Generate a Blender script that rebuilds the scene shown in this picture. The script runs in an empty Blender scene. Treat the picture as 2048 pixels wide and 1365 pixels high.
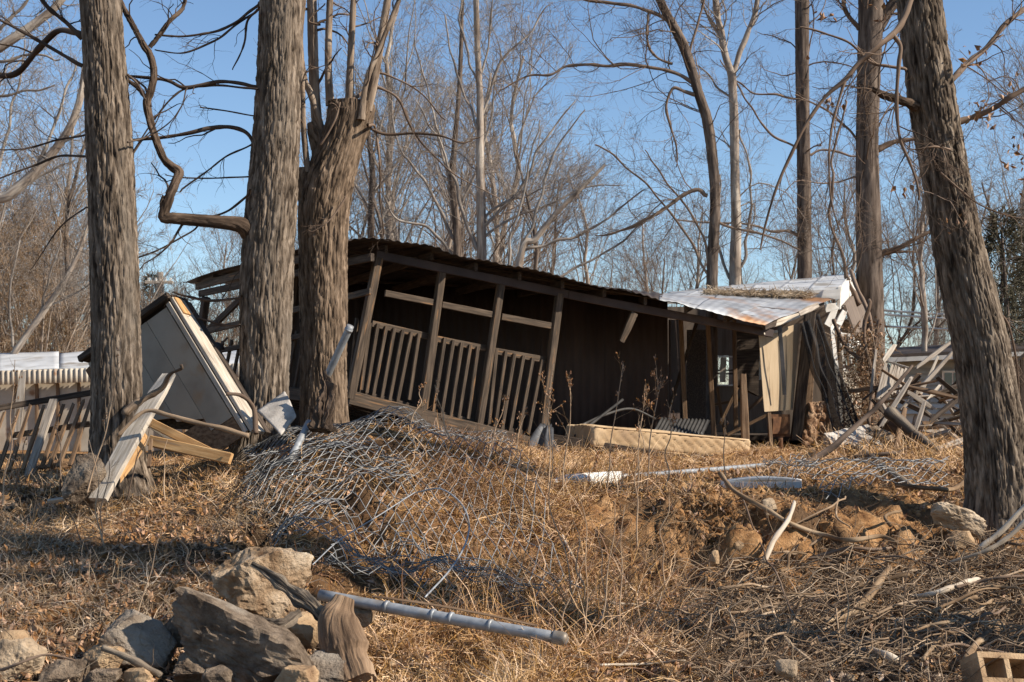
import bpy, math, random
import numpy as np
from mathutils import Vector, Matrix

rng = np.random.default_rng(7)
random.seed(7)
S = bpy.context.scene
COL = S.collection
R = math.radians

# ------------------------------------------------------------------ camera, sky, sun, exposure
ZC = 1.75                                   # camera height above the creek bed
FPX, CX, CY = 2844.0, 1024.0, 682.5         # 50 mm on a 36 mm sensor, in photo pixels
PITCH = math.atan((820 - CY) / FPX)
cam = bpy.data.cameras.new('camera')
cam.lens = 50; cam.sensor_width = 36; cam.clip_start = 0.1; cam.clip_end = 2000
cam.dof.use_dof = True; cam.dof.focus_distance = 13.0; cam.dof.aperture_fstop = 7.1
camo = bpy.data.objects.new('camera', cam); COL.objects.link(camo)
camo.location = (0, 0, ZC); camo.rotation_euler = (R(90) + PITCH, 0, 0)
S.camera = camo

SUN_ROT, SUN_EL = R(107), R(36)
w = bpy.data.worlds.new('World'); S.world = w; w.use_nodes = True
nt = w.node_tree; nt.nodes.clear()
so = nt.nodes.new('ShaderNodeOutputWorld'); sb = nt.nodes.new('ShaderNodeBackground'); sk = nt.nodes.new('ShaderNodeTexSky')
sk.sky_type = 'NISHITA'; sk.sun_disc = False; sk.sun_elevation = SUN_EL; sk.sun_rotation = SUN_ROT
sk.air_density = 1.0; sk.dust_density = 0.0; sk.ozone_density = 4.0; sk.altitude = 100
sb.inputs['Strength'].default_value = 0.098
nt.links.new(sk.outputs[0], sb.inputs[0]); nt.links.new(sb.outputs[0], so.inputs[0])
sun = bpy.data.lights.new('sun', 'SUN'); sun.energy = 5.0; sun.angle = R(0.53); sun.color = (1.0, 0.91, 0.79)
suno = bpy.data.objects.new('sun', sun); COL.objects.link(suno)
sd = Vector((math.sin(SUN_ROT) * math.cos(SUN_EL), math.cos(SUN_ROT) * math.cos(SUN_EL), math.sin(SUN_EL)))
suno.rotation_euler = sd.to_track_quat('Z', 'Y').to_euler()
suno.location = sd * 50
S.view_settings.view_transform = 'Standard'; S.view_settings.look = 'None'
S.view_settings.exposure = 0.6; S.view_settings.gamma = 1.0
S.view_settings.use_curve_mapping = False
try:
    S.cycles.max_bounces = 5; S.cycles.diffuse_bounces = 2; S.cycles.transparent_max_bounces = 12
except Exception: pass

# ------------------------------------------------------------------ numeric helpers
def A(*v): return np.array(v, dtype=float)
_ct, _st = math.cos(PITCH), math.sin(PITCH)
def P(px, py, Y):
    """the point of the place that the photo shows at (px, py), Y metres ahead"""
    x = (px - CX) / FPX; u = (CY - py) / FPX
    d = np.array([x, _ct - u * _st, _st + u * _ct])
    return d * (Y / d[1]) + A(0, 0, ZC)

def _hash(i, j, k, seed):
    h = (i.astype(np.int64) * 374761393 + j.astype(np.int64) * 668265263 + k.astype(np.int64) * 2147483647 + seed * 974634541) & 0xffffffff
    h = ((h ^ (h >> 13)) * 1274126177) & 0xffffffff
    h = ((h ^ (h >> 16)) * 2246822519) & 0xffffffff
    return ((h ^ (h >> 15)) & 0xffff) / 32767.5 - 1.0
def noise(p, seed=0):
    p = np.asarray(p, float); f = np.floor(p); t = p - f; t = t * t * (3 - 2 * t)
    i, j, k = f[..., 0].astype(np.int64), f[..., 1].astype(np.int64), f[..., 2].astype(np.int64)
    x, y, z = t[..., 0], t[..., 1], t[..., 2]
    def L(a, b, s): return a + (b - a) * s
    c = lambda a, b, d: _hash(i + a, j + b, k + d, seed)
    return L(L(L(c(0,0,0), c(1,0,0), x), L(c(0,1,0), c(1,1,0), x), y), L(L(c(0,0,1), c(1,0,1), x), L(c(0,1,1), c(1,1,1), x), y), z)
def fbm(p, oct=4, seed=0, gain=0.5):
    p = np.asarray(p, float); s = 0; a = 1.0
    for o in range(oct):
        s = s + a * noise(p * (2.03 ** o), seed + o * 17); a *= gain
    return s
def unit(v): return v / np.maximum(np.linalg.norm(v, axis=-1, keepdims=True), 1e-9)

def resample(pts, n, smooth=True):
    """n points evenly along a Catmull-Rom curve through rows of pts (xyz + extra columns)"""
    pts = np.asarray(pts, float)
    if len(pts) == 2 or not smooth: q = pts
    else:
        e = np.vstack([2 * pts[0] - pts[1], pts, 2 * pts[-1] - pts[-2]]); q = []
        for a in range(1, len(e) - 2):
            p0, p1, p2, p3 = e[a - 1], e[a], e[a + 1], e[a + 2]
            for t in np.linspace(0, 1, 8, endpoint=False):
                q.append(.5 * (2 * p1 + (p2 - p0) * t + (2 * p0 - 5 * p1 + 4 * p2 - p3) * t * t + (3 * p1 - p0 - 3 * p2 + p3) * t ** 3))
        q.append(pts[-1]); q = np.array(q)
    d = np.r_[0, np.cumsum(np.linalg.norm(np.diff(q[:, :3], axis=0), axis=1))]
    s = np.linspace(0, d[-1], n)
    return np.stack([np.interp(s, d, q[:, c]) for c in range(q.shape[1])], 1)

# ------------------------------------------------------------------ mesh accumulator
class Geo:
    def __init__(s): s.v = []; s.f = []; s.m = []; s.n = 0; s.tc = []
    def add(s, v, f, mi=0, tc=None):
        v = np.asarray(v, float).reshape(-1, 3); f = np.asarray(f, np.int64)
        s.v.append(v); s.f.append(f + s.n); s.m.append(np.full(len(f), mi)); s.n += len(v)
        s.tc.append(np.asarray(tc, float).reshape(-1, 3) if tc is not None else v)
        return s
    def mesh(s, name, mats, smooth=True, offset=None):
        me = bpy.data.meshes.new(name)
        V = np.vstack(s.v)
        if offset is not None: V = V - np.asarray(offset)
        tot = np.concatenate([np.full(len(f), f.shape[1]) for f in s.f])
        idx = np.concatenate([f.ravel() for f in s.f])
        me.vertices.add(len(V)); me.vertices.foreach_set('co', V.astype(np.float32).ravel())
        me.loops.add(len(idx)); me.loops.foreach_set('vertex_index', idx.astype(np.int32))
        me.polygons.add(len(tot)); st = np.r_[0, np.cumsum(tot)[:-1]]
        me.polygons.foreach_set('loop_start', st.astype(np.int32))
        me.polygons.foreach_set('material_index', np.concatenate(s.m).astype(np.int32))
        me.polygons.foreach_set('use_smooth', np.full(len(tot), bool(smooth)))
        at = me.attributes.new('tc', 'FLOAT_VECTOR', 'POINT'); at.data.foreach_set('vector', np.vstack(s.tc).astype(np.float32).ravel())
        me.update(calc_edges=True)
        for m in (mats if isinstance(mats, (list, tuple)) else [mats]): me.materials.append(m)
        return me

def link(name, me, parent=None, loc=None, mat=None):
    o = bpy.data.objects.new(name, me); COL.objects.link(o)
    if mat is not None:
        if parent is not None: mat = Matrix.Translation(-Vector(parent.location)) @ mat
        o.matrix_basis = mat
    elif loc is not None:
        o.location = Vector(loc) - (Vector(parent.location) if parent is not None else Vector((0, 0, 0)))
    if parent is not None: o.parent = parent
    return o
def tag(o, label=None, cat=None, group=None, kind=None):
    if label: o['label'] = label
    if cat: o['category'] = cat
    if group: o['group'] = group
    if kind: o['kind'] = kind
    return o
def thing(name, loc, label, cat, group=None):
    o = bpy.data.objects.new(name, None); COL.objects.link(o); o.location = Vector([float(c) for c in loc]); o.empty_display_size = .2
    return tag(o, label, cat, group)
def put(geo, name, mats, parent=None, smooth=True):
    """link accumulated world-space geometry as one object whose origin is its own base"""
    V = np.vstack(geo.v); c = (V.min(0) + V.max(0)) / 2; c[2] = V[:, 2].min()
    return link(name, geo.mesh(name, mats, smooth, c), parent, loc=c)

def tubes(g, Pn, Rn, sides=3, mi=0, cap=False):
    """batch of N tubes with K points each"""
    Pn = np.asarray(Pn, float); Rn = np.asarray(Rn, float); N, K, _ = Pn.shape
    if N == 0: return
    T = np.empty_like(Pn); T[:, 1:-1] = Pn[:, 2:] - Pn[:, :-2]; T[:, 0] = Pn[:, 1] - Pn[:, 0]; T[:, -1] = Pn[:, -1] - Pn[:, -2]
    T = unit(T)
    md = unit(Pn[:, -1] - Pn[:, 0])
    ax = np.argmin(np.abs(md), axis=1); ref = np.zeros((N, 3)); ref[np.arange(N), ax] = 1
    U = unit(np.cross(T, ref[:, None, :])); W = np.cross(T, U)
    th = np.linspace(0, 2 * np.pi, sides, endpoint=False)
    co, si = np.cos(th), np.sin(th)
    V = Pn[:, :, None, :] + Rn[:, :, None, None] * (U[:, :, None, :] * co[None, None, :, None] + W[:, :, None, :] * si[None, None, :, None])
    L = np.concatenate([np.zeros((N, 1)), np.cumsum(np.linalg.norm(np.diff(Pn, axis=1), axis=2), axis=1)], 1)
    tc = np.stack([Rn[:, :, None] * co + 0 * L[:, :, None], Rn[:, :, None] * si + 0 * L[:, :, None], np.broadcast_to((L + np.arange(N)[:, None] * 3.7)[:, :, None], (N, K, sides))], -1)
    n = np.arange(N)[:, None, None] * K * sides; k = np.arange(K - 1)[None, :, None] * sides; s = np.arange(sides)[None, None, :]; s2 = (s + 1) % sides
    F = np.stack([n + k + s, n + k + s2, n + k + sides + s2, n + k + sides + s], -1).reshape(-1, 4)
    g.add(V, F, mi, tc)
    if cap:
        base = g.n - N * K * sides
        for q in range(N):
            for kk, rev in ((0, True), (K - 1, False)):
                ids = base + q * K * sides + kk * sides + np.arange(sides)
                c = V.reshape(N, K, sides, 3)[q, kk].mean(0)
                g.v.append(c[None]); g.tc.append(A(0, 0, 0)[None]); ci = g.n; g.n += 1
                f = np.stack([ids, np.roll(ids, -1), np.full(sides, ci)], 1)
                if rev: f = f[:, ::-1]
                g.f.append(f); g.m.append(np.full(len(f), mi))
def tube1(g, pts, rad, sides=10, n=None, mi=0, rough=0.0, cap=True):
    pts = np.asarray(pts, float); rad = np.broadcast_to(np.asarray(rad, float), (len(pts),))
    n = n or max(2, len(pts) * 5)
    q = resample(np.c_[pts, rad], n)
    if rough: q[:, 3] *= 1 + .22 * noise(np.c_[np.arange(n) * .37, np.full(n, q[0, 0] * 7), np.full(n, 3.1)], 5) + .25 * np.clip(noise(np.c_[np.arange(n) * .21, np.full(n, q[0, 2] * 9), np.full(n, 8.1)], 6) - .45, 0, 1) * 2
    if rough: q[1:-1, :3] += rough * np.stack([noise(np.c_[q[1:-1, :3] * 3, ], s) for s in (1, 2, 3)], 1)
    tubes(g, q[None, :, :3], q[None, :, 3], sides, mi, cap)

def barked(g, pts, rad, around=96, step=0.02, amp=0.016, freq=26, flare=0, seed=0, mi=0, cap=True):
    """a big trunk: dense tube with furrowed bark relief"""
    pts = np.asarray(pts, float)
    Ltot = np.linalg.norm(np.diff(pts, axis=0), axis=1).sum(); n = max(8, int(Ltot / step))
    q = resample(np.c_[pts, rad], n); c, r = q[:, :3], q[:, 3]
    T = unit(np.gradient(c, axis=0)); ref = A(0, 1, 0)
    U = unit(np.cross(T, ref)); W = np.cross(T, U)
    th = np.linspace(0, 2 * np.pi, around, endpoint=False); L = np.linspace(0, Ltot, n)
    cs, sn = np.cos(th), np.sin(th)
    tc = np.stack([r[:, None] * cs, r[:, None] * sn, np.broadcast_to(L[:, None], (n, around))], -1)
    q3 = tc * A(freq, freq, freq * .15)
    q3 = q3 + .3 * np.stack([noise(tc * A(12, 12, 4), seed + 5), noise(tc * A(12, 12, 4), seed + 6), 0 * tc[..., 0]], -1)
    n1 = np.abs(noise(q3, seed)); n2 = np.abs(noise(q3 * A(.9, .9, 2.9) + 9, seed + 3)); n3 = np.abs(noise(tc * A(freq * 1.2, freq * 1.2, 22), seed + 8))
    pl = np.clip(n1 * 5.5, 0, 1) * (.4 + .6 * np.clip(n2 * 6, 0, 1)) * (.8 + .2 * np.clip(n3 * 5, 0, 1))
    d = amp * (1.2 * pl - 1 + .30 * noise(tc * A(70, 70, 28), seed + 4)) + r[:, None] * .05 * fbm(tc * A(5, 5, 1.2), 2, seed + 9)
    if flare:
        lob = .5 + .5 * np.cos(th * 5 + seed + noise(np.c_[cs, sn, 0 * cs] * 1.5, seed))
        d = d + flare * np.exp(-L / .28)[:, None] * (.35 + lob)[None, :]
    V = c[:, None, :] + (r[:, None] + d)[..., None] * (U[:, None] * cs[None, :, None] + W[:, None] * sn[None, :, None])
    k = np.arange(n - 1)[:, None] * around; s = np.arange(around)[None]; s2 = (s + 1) % around
    F = np.stack([k + s, k + s2, k + around + s2, k + around + s], -1).reshape(-1, 4)
    g.add(V, F, mi, tc)
    if cap:
        for kk in (0, n - 1):
            ids = np.arange(around) + kk * around
            cpt = V[kk].mean(0); b = g.n
            vv = np.vstack([V[kk], cpt[None]]); f = np.stack([np.arange(around), np.roll(np.arange(around), -1), np.full(around, around)], 1)
            g.add(vv, f if kk else f[:, ::-1], mi, np.vstack([tc[kk], [[0, 0, L[kk]]]]))

def grow(Pp, Rp, per, t0, t1, len_lo, len_hi, ang_lo, ang_hi, K, wander=.18, up=.0, rratio=.55, rmin=.0015, r=None, lenpow=.6, rmax=9):
    """children of N parent polylines, all at once"""
    r = r or rng; N, Kp, _ = Pp.shape
    cnt = r.poisson(per, N) if np.isscalar(per) else r.poisson(per)
    ip = np.repeat(np.arange(N), cnt); M = len(ip)
    if M == 0: return np.zeros((0, K, 3)), np.zeros((0, K))
    t = r.uniform(t0, t1, M); x = t * (Kp - 1); i0 = np.minimum(x.astype(int), Kp - 2); f = (x - i0)[:, None]
    p = Pp[ip, i0] * (1 - f) + Pp[ip, i0 + 1] * f; tg = unit(Pp[ip, i0 + 1] - Pp[ip, i0])
    rp = Rp[ip, i0] * (1 - f[:, 0]) + Rp[ip, i0 + 1] * f[:, 0]
    Lp = np.linalg.norm(np.diff(Pp, axis=1), axis=2).sum(1)[ip]
    rv = r.normal(size=(M, 3)); pv = unit(rv - (rv * tg).sum(1, keepdims=True) * tg)
    a = r.uniform(ang_lo, ang_hi, M)[:, None]
    d = unit(tg * np.cos(a) + pv * np.sin(a))
    L = (Lp ** lenpow) * r.uniform(len_lo, len_hi, M) * (1.15 - .6 * t)
    st = (L / (K - 1))[:, None]; out = np.empty((M, K, 3)); out[:, 0] = p
    bend = r.normal(0, wander, (M, 3))
    for k in range(1, K):
        d = unit(d + bend * .5 + r.normal(0, wander, (M, 3)) + A(0, 0, up)); out[:, k] = out[:, k - 1] + d * st
    r0 = np.minimum(np.maximum(rp * rratio * r.uniform(.6, 1, M), rmin), rmax)
    Rr = np.maximum(r0[:, None] * np.linspace(1, .35, K)[None], rmin * .6)
    return out, Rr

# ------------------------------------------------------------------ materials
MATS = {}
def mat(name, stops, scale=6.0, stretch=(1, 1, 1), detail=6, rough=.85, bump=.3, bdist=.01, bscale=None, coord='Object', metal=0.0, spec=.25,
        second=None, island=0.0, distort=0.0, transl=0.0, facet=0.0):
    """stops: [(pos, rgb)...] of a noise-driven ramp; second: (scale, lo, hi, rgb) patches of another colour; island: per-piece brightness spread"""
    m = bpy.data.materials.new(name); m.use_nodes = True; t = m.node_tree; t.nodes.clear(); N = t.nodes.new; Lk = t.links.new
    out = N('ShaderNodeOutputMaterial'); b = N('ShaderNodeBsdfPrincipled'); Lk(b.outputs[0], out.inputs[0])
    b.inputs['Roughness'].default_value = rough; b.inputs['Metallic'].default_value = metal; b.inputs['Specular IOR Level'].default_value = spec
    if coord == 'tc':
        c = N('ShaderNodeAttribute'); c.attribute_name = 'tc'; cs = c.outputs['Vector']
    else:
        c = N('ShaderNodeTexCoord'); cs = c.outputs[coord]
    oi = N('ShaderNodeObjectInfo'); add = N('ShaderNodeVectorMath'); add.operation = 'MULTIPLY_ADD'
    mulr = N('ShaderNodeMath'); mulr.operation = 'MULTIPLY'; mulr.inputs[1].default_value = 37.0; Lk(oi.outputs['Random'], mulr.inputs[0])
    Lk(cs, add.inputs[0]); add.inputs[1].default_value = stretch; Lk(mulr.outputs[0], add.inputs[2])
    vec = add.outputs[0]
    n1 = N('ShaderNodeTexNoise'); n1.inputs['Scale'].default_value = scale; n1.inputs['Detail'].default_value = detail; n1.inputs['Roughness'].default_value = .55
    n1.inputs['Distortion'].default_value = distort
    Lk(vec, n1.inputs['Vector'])
    rp = N('ShaderNodeValToRGB'); e = rp.color_ramp.elements
    while len(e) < len(stops): e.new(.5)
    for k, (p, c3) in enumerate(stops): e[k].position = p; e[k].color = (*c3, 1)
    Lk(n1.outputs['Fac'], rp.inputs[0]); colr = rp.outputs[0]
    if second:
        s2, lo, hi, c3 = second
        n2 = N('ShaderNodeTexNoise'); n2.inputs['Scale'].default_value = s2; n2.inputs['Detail'].default_value = 5; Lk(vec, n2.inputs['Vector'])
        mr = N('ShaderNodeMapRange'); mr.inputs[1].default_value = lo; mr.inputs[2].default_value = hi; Lk(n2.outputs['Fac'], mr.inputs[0])
        mx = N('ShaderNodeMix'); mx.data_type = 'RGBA'; Lk(mr.outputs[0], mx.inputs[0]); Lk(colr, mx.inputs[6]); mx.inputs[7].default_value = (*c3, 1); colr = mx.outputs[2]
    if island:
        ge = N('ShaderNodeNewGeometry'); mr = N('ShaderNodeMapRange'); mr.inputs[3].default_value = 1 - island; mr.inputs[4].default_value = 1 + island
        Lk(ge.outputs['Random Per Island'], mr.inputs[0])
        hs = N('ShaderNodeHueSaturation'); Lk(colr, hs.inputs['Color']); Lk(mr.outputs[0], hs.inputs['Value'])
        m2 = N('ShaderNodeMapRange'); m2.inputs[3].default_value = 1.15; m2.inputs[4].default_value = .7; Lk(ge.outputs['Random Per Island'], m2.inputs[0]); Lk(m2.outputs[0], hs.inputs['Saturation'])
        colr = hs.outputs[0]
    Lk(colr, b.inputs['Base Color'])
    if bump:
        nb = N('ShaderNodeTexNoise'); nb.inputs['Scale'].default_value = bscale or scale * 2.5; nb.inputs['Detail'].default_value = 6; nb.inputs['Roughness'].default_value = .7; Lk(vec, nb.inputs['Vector'])
        bp = N('ShaderNodeBump'); bp.inputs['Strength'].default_value = bump; bp.inputs['Distance'].default_value = bdist; Lk(nb.outputs['Fac'], bp.inputs['Height']); Lk(bp.outputs[0], b.inputs['Normal'])
    MATS[name] = m
    return m

def bark_mat(name, dark, mid, lite, freq=26, bump=.7, lichen=None):
    m = mat(name, [(.34, dark), (.5, mid), (.68, lite)], scale=freq, stretch=(1, 1, .16), coord='tc', rough=.92, bump=bump, bdist=.014, bscale=freq * 2.4, spec=.1, distort=.4, detail=5,
            second=(3.2, .55, .75, lichen or tuple(c * .8 for c in mid)))
    return m
bark_mat('bark_grey', (.034, .025, .018), (.135, .102, .074), (.31, .245, .185), lichen=(.17, .14, .11))
bark_mat('bark_brown', (.042, .029, .02), (.15, .105, .07), (.29, .21, .145), lichen=(.12, .085, .06))
bark_mat('bark_right', (.034, .025, .018), (.135, .103, .075), (.30, .24, .18), lichen=(.2, .165, .13))
bark_mat('bark_shoot', (.12, .085, .06), (.24, .18, .13), (.38, .30, .225), freq=18, bump=.5)
bark_mat('bark_limb', (.03, .021, .015), (.085, .058, .04), (.17, .12, .085), freq=26, bump=.9)
bark_mat('bark_far_dark', (.045, .033, .025), (.12, .09, .07), (.2, .155, .12), freq=14)
bark_mat('bark_far_pale', (.16, .12, .09), (.31, .25, .2), (.46, .4, .33), freq=9, bump=.2)
bark_mat('twig_mid', (.07, .048, .034), (.16, .11, .078), (.26, .19, .14), freq=8, bump=.2)
bark_mat('twig_dark', (.03, .022, .017), (.075, .053, .04), (.14, .105, .08), freq=10, bump=.2)
bark_mat('twig_pale', (.15, .10, .062), (.30, .21, .135), (.47, .36, .25), freq=12, bump=.3)
bark_mat('twig_far', (.14, .115, .095), (.25, .21, .175), (.40, .35, .295), freq=6, bump=0)
bark_mat('root_bark', (.08, .05, .03), (.22, .145, .085), (.38, .28, .18), freq=14, bump=.4)
mat('soil', [(.3, (.15, .072, .032)), (.48, (.42, .225, .098)), (.66, (.58, .35, .175))], scale=6, detail=10, rough=.95, bump=1, bdist=.06, bscale=24, coord='Object', spec=.05,
    second=(1.1, .52, .62, (.16, .098, .055)))
def humus_shade():  # dark earth colour that also paints in the shade between straw and litter
    m = MATS['soil']; t = m.node_tree; b = [n for n in t.nodes if n.type == 'BSDF_PRINCIPLED'][0]; N = t.nodes.new
    src = b.inputs['Base Color'].links[0].from_socket; at = N('ShaderNodeAttribute'); at.attribute_name = 'hum_shade'
    mx = N('ShaderNodeMix'); mx.data_type = 'RGBA'; mx.inputs[7].default_value = (.066, .040, .023, 1)
    t.links.new(at.outputs['Fac'], mx.inputs[0]); t.links.new(src, mx.inputs[6]); t.links.new(mx.outputs[2], b.inputs['Base Color'])
humus_shade()
mat('straw', [(.3, (.24, .125, .05)), (.5, (.53, .30, .115)), (.7, (.68, .44, .21))], scale=1.6, detail=3, rough=.8, bump=0, island=.42, spec=.2, coord='Object')
mat('straw_grey', [(.3, (.18, .115, .062)), (.5, (.33, .23, .135)), (.7, (.46, .345, .22))], scale=1.5, detail=3, rough=.8, bump=0, island=.45, spec=.2)
mat('red_straw', [(.3, (.16, .068, .028)), (.55, (.33, .16, .065)), (.75, (.46, .26, .12))], scale=2, detail=3, rough=.8, bump=0, island=.4, spec=.15)
mat('leaf_brown', [(.3, (.14, .066, .03)), (.5, (.35, .18, .078)), (.7, (.52, .31, .155))], scale=4, detail=4, rough=.7, bump=.2, island=.4, spec=.25)
mat('weed_stalk', [(.3, (.28, .165, .085)), (.6, (.46, .31, .18))], scale=3, rough=.8, bump=0, island=.3)
mat('limestone', [(.28, (.17, .095, .05)), (.48, (.37, .25, .15)), (.68, (.58, .44, .30))], scale=7, detail=14, rough=.95, bump=1, bdist=.05, bscale=26, spec=.08, second=(2.2, .55, .68, (.66, .54, .39)))
mat('rock_grey', [(.3, (.07, .05, .036)), (.48, (.19, .14, .098)), (.68, (.34, .26, .185))], scale=9, detail=14, rough=.95, bump=1, bdist=.04, bscale=30, spec=.08, second=(1.8, .56, .7, (.40, .34, .27)))
mat('rock_pale', [(.3, (.20, .14, .088)), (.5, (.37, .275, .18)), (.72, (.55, .43, .30))], scale=6, detail=10, rough=.9, bump=.9, bdist=.025, bscale=18)
mat('rock_tan', [(.3, (.20, .12, .065)), (.5, (.36, .235, .13)), (.72, (.52, .37, .22))], scale=6, detail=9, rough=.9, bump=.9, bdist=.025, bscale=18)
mat('pebble', [(.3, (.20, .135, .085)), (.5, (.34, .235, .15)), (.7, (.5, .38, .26))], scale=2, rough=.85, bump=.2, island=.4)
mat('concrete', [(.3, (.25, .22, .19)), (.5, (.40, .36, .31)), (.7, (.54, .49, .43))], scale=6, detail=9, rough=.93, bump=.6, bdist=.012, bscale=24)
G4 = (1, 14, 14)
mat('wood_porch', [(.3, (.03, .021, .014)), (.5, (.076, .053, .035)), (.72, (.14, .10, .068))], scale=3, stretch=G4, rough=.75, bump=.35, bdist=.006, second=(2.5, .6, .68, (.22, .12, .055)))
mat('wood_grey', [(.3, (.13, .105, .08)), (.5, (.30, .25, .20)), (.72, (.46, .40, .33))], scale=3, stretch=G4, rough=.88, bump=.5, bdist=.008)
mat('wood_dark', [(.3, (.025, .018, .013)), (.5, (.06, .043, .031)), (.72, (.12, .09, .066))], scale=3, stretch=G4, rough=.85, bump=.5, bdist=.008)
mat('wood_fresh', [(.3, (.30, .15, .055)), (.5, (.48, .275, .115)), (.72, (.62, .41, .20))], scale=2.5, stretch=G4, rough=.8, bump=.4, bdist=.006, second=(2, .6, .75, (.28, .19, .115)))
mat('wood_brown', [(.3, (.085, .05, .028)), (.5, (.17, .105, .06)), (.72, (.28, .185, .11))], scale=3, stretch=G4, rough=.85, bump=.5, bdist=.008)
mat('wood_pale', [(.3, (.27, .22, .165)), (.5, (.44, .375, .295)), (.72, (.60, .53, .44))], scale=3, stretch=G4, rough=.88, bump=.5, bdist=.008)
mat('drift_wood', [(.3, (.025, .02, .016)), (.5, (.13, .10, .073)), (.7, (.31, .245, .175))], scale=9, stretch=(1, 1, .1), coord='tc', rough=.9, bump=1, bdist=.02, bscale=16)
mat('split_wood', [(.3, (.07, .042, .024)), (.5, (.24, .155, .093)), (.7, (.42, .30, .195))], scale=13, stretch=(1, 1, .09), coord='tc', rough=.9, bump=1, bdist=.012, bscale=34)
mat('bleached_stick', [(.3, (.26, .20, .14)), (.5, (.44, .36, .27)), (.7, (.60, .52, .42))], scale=14, stretch=(1, 1, .12), coord='tc', rough=.85, bump=.5, bdist=.006)
mat('roof_dark', [(.3, (.025, .02, .016)), (.5, (.045, .034, .028)), (.72, (.085, .06, .046))], scale=2.5, rough=.7, bump=.2, bdist=.004)
mat('roof_galv', [(.3, (.20, .20, .20)), (.5, (.32, .325, .33)), (.72, (.45, .455, .46))], scale=2.6, rough=.55, bump=.2, metal=.2, spec=.4, second=(1.1, .53, .66, (.30, .15, .065)))
mat('roof_white', [(.3, (.33, .33, .32)), (.5, (.48, .48, .47)), (.72, (.60, .60, .59))], scale=2.2, rough=.55, bump=.2, bdist=.01, second=(1.6, .56, .68, (.27, .235, .19)))
mat('white_paint', [(.3, (.52, .47, .40)), (.5, (.70, .66, .59)), (.72, (.80, .77, .71))], scale=3, rough=.6, bump=.25, bdist=.006, second=(2.6, .62, .72, (.36, .27, .18)))
mat('panel_white', [(.25, (.21, .165, .12)), (.5, (.34, .285, .215)), (.75, (.40, .34, .265))], scale=1.5, detail=9, rough=.5, bump=.1, second=(2.6, .60, .72, (.30, .19, .105)))
mat('wall_brown', [(.3, (.038, .026, .022)), (.5, (.058, .041, .035)), (.72, (.085, .06, .05))], scale=2.2, stretch=(1, 1, .3), rough=.7, bump=.2)
mat('cream_panel', [(.3, (.30, .215, .13)), (.5, (.40, .30, .19)), (.72, (.47, .36, .24))], scale=2.4, stretch=(5, 5, .5), rough=.75, bump=.15, second=(3, .66, .72, (.13, .085, .05)))
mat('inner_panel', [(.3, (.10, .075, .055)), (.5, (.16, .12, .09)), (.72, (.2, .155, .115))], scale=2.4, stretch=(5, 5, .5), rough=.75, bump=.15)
mat('galv', [(.3, (.21, .215, .22)), (.5, (.30, .31, .315)), (.72, (.39, .40, .405))], scale=16, rough=.5, metal=.25, bump=.15, bdist=.002, spec=.35, second=(4, .54, .68, (.20, .165, .125)))
mat('galv_wire', [(.3, (.13, .127, .12)), (.6, (.32, .315, .30))], scale=8, rough=.55, metal=.0, bump=0, spec=.3, second=(3, .6, .7, (.22, .20, .19)))
mat('rust', [(.3, (.07, .035, .02)), (.5, (.16, .075, .035)), (.72, (.27, .13, .055))], scale=7, rough=.9, bump=.5, bdist=.006)
mat('dark_metal', [(.3, (.03, .029, .028)), (.6, (.075, .07, .065))], scale=4, rough=.5, bump=.15, metal=.3)
mat('tarp_black', [(.3, (.022, .022, .023)), (.5, (.05, .05, .052)), (.72, (.11, .11, .112))], scale=3, rough=.45, bump=.35, bdist=.01, spec=.5)
mat('mattress', [(.3, (.34, .215, .11)), (.5, (.50, .345, .195)), (.72, (.62, .46, .29))], scale=1.8, detail=7, rough=.9, bump=.25, bdist=.004, bscale=50, second=(2.4, .6, .72, (.36, .24, .14)))
mat('foam', [(.3, (.62, .58, .50)), (.6, (.80, .78, .72))], scale=4, rough=.85, bump=.5, bdist=.008)
mat('vinyl_white', [(.3, (.46, .46, .45)), (.6, (.66, .66, .65))], scale=3, rough=.4, bump=.05, second=(3, .62, .74, (.40, .36, .30)))
mat('insulation', [(.3, (.14, .075, .04)), (.5, (.32, .19, .11)), (.7, (.52, .36, .23))], scale=6, rough=.98, bump=1, bdist=.04, bscale=12)
mat('siding', [(.3, (.33, .32, .29)), (.6, (.44, .43, .40))], scale=2, rough=.65, bump=.1)
mat('trailer_wall', [(.3, (.32, .26, .19)), (.5, (.44, .375, .29)), (.72, (.54, .475, .38))], scale=2, rough=.7, bump=.2, second=(2.5, .62, .7, (.24, .13, .07)))
mat('glass_dark', [(.3, (.03, .035, .04)), (.7, (.05, .055, .06))], scale=1, rough=.08, bump=0, spec=.6)
mat('evergreen', [(.3, (.04, .038, .02)), (.5, (.075, .066, .036)), (.72, (.125, .10, .06))], scale=3, rough=.8, bump=0, island=.4)
mat('dead_brown', [(.3, (.14, .085, .045)), (.5, (.24, .155, .085)), (.72, (.34, .23, .135))], scale=1.2, rough=.85, bump=0, island=.4)
def net_mat():
    m = mat('net', [(.3, (.022, .021, .021)), (.6, (.05, .048, .047))], scale=3, rough=.95, bump=.2, spec=.02)
    t = m.node_tree; N = t.nodes.new; b = [n for n in t.nodes if n.type == 'BSDF_PRINCIPLED'][0]
    b.inputs['Alpha'].default_value = .55
net_mat()
M = MATS

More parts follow.
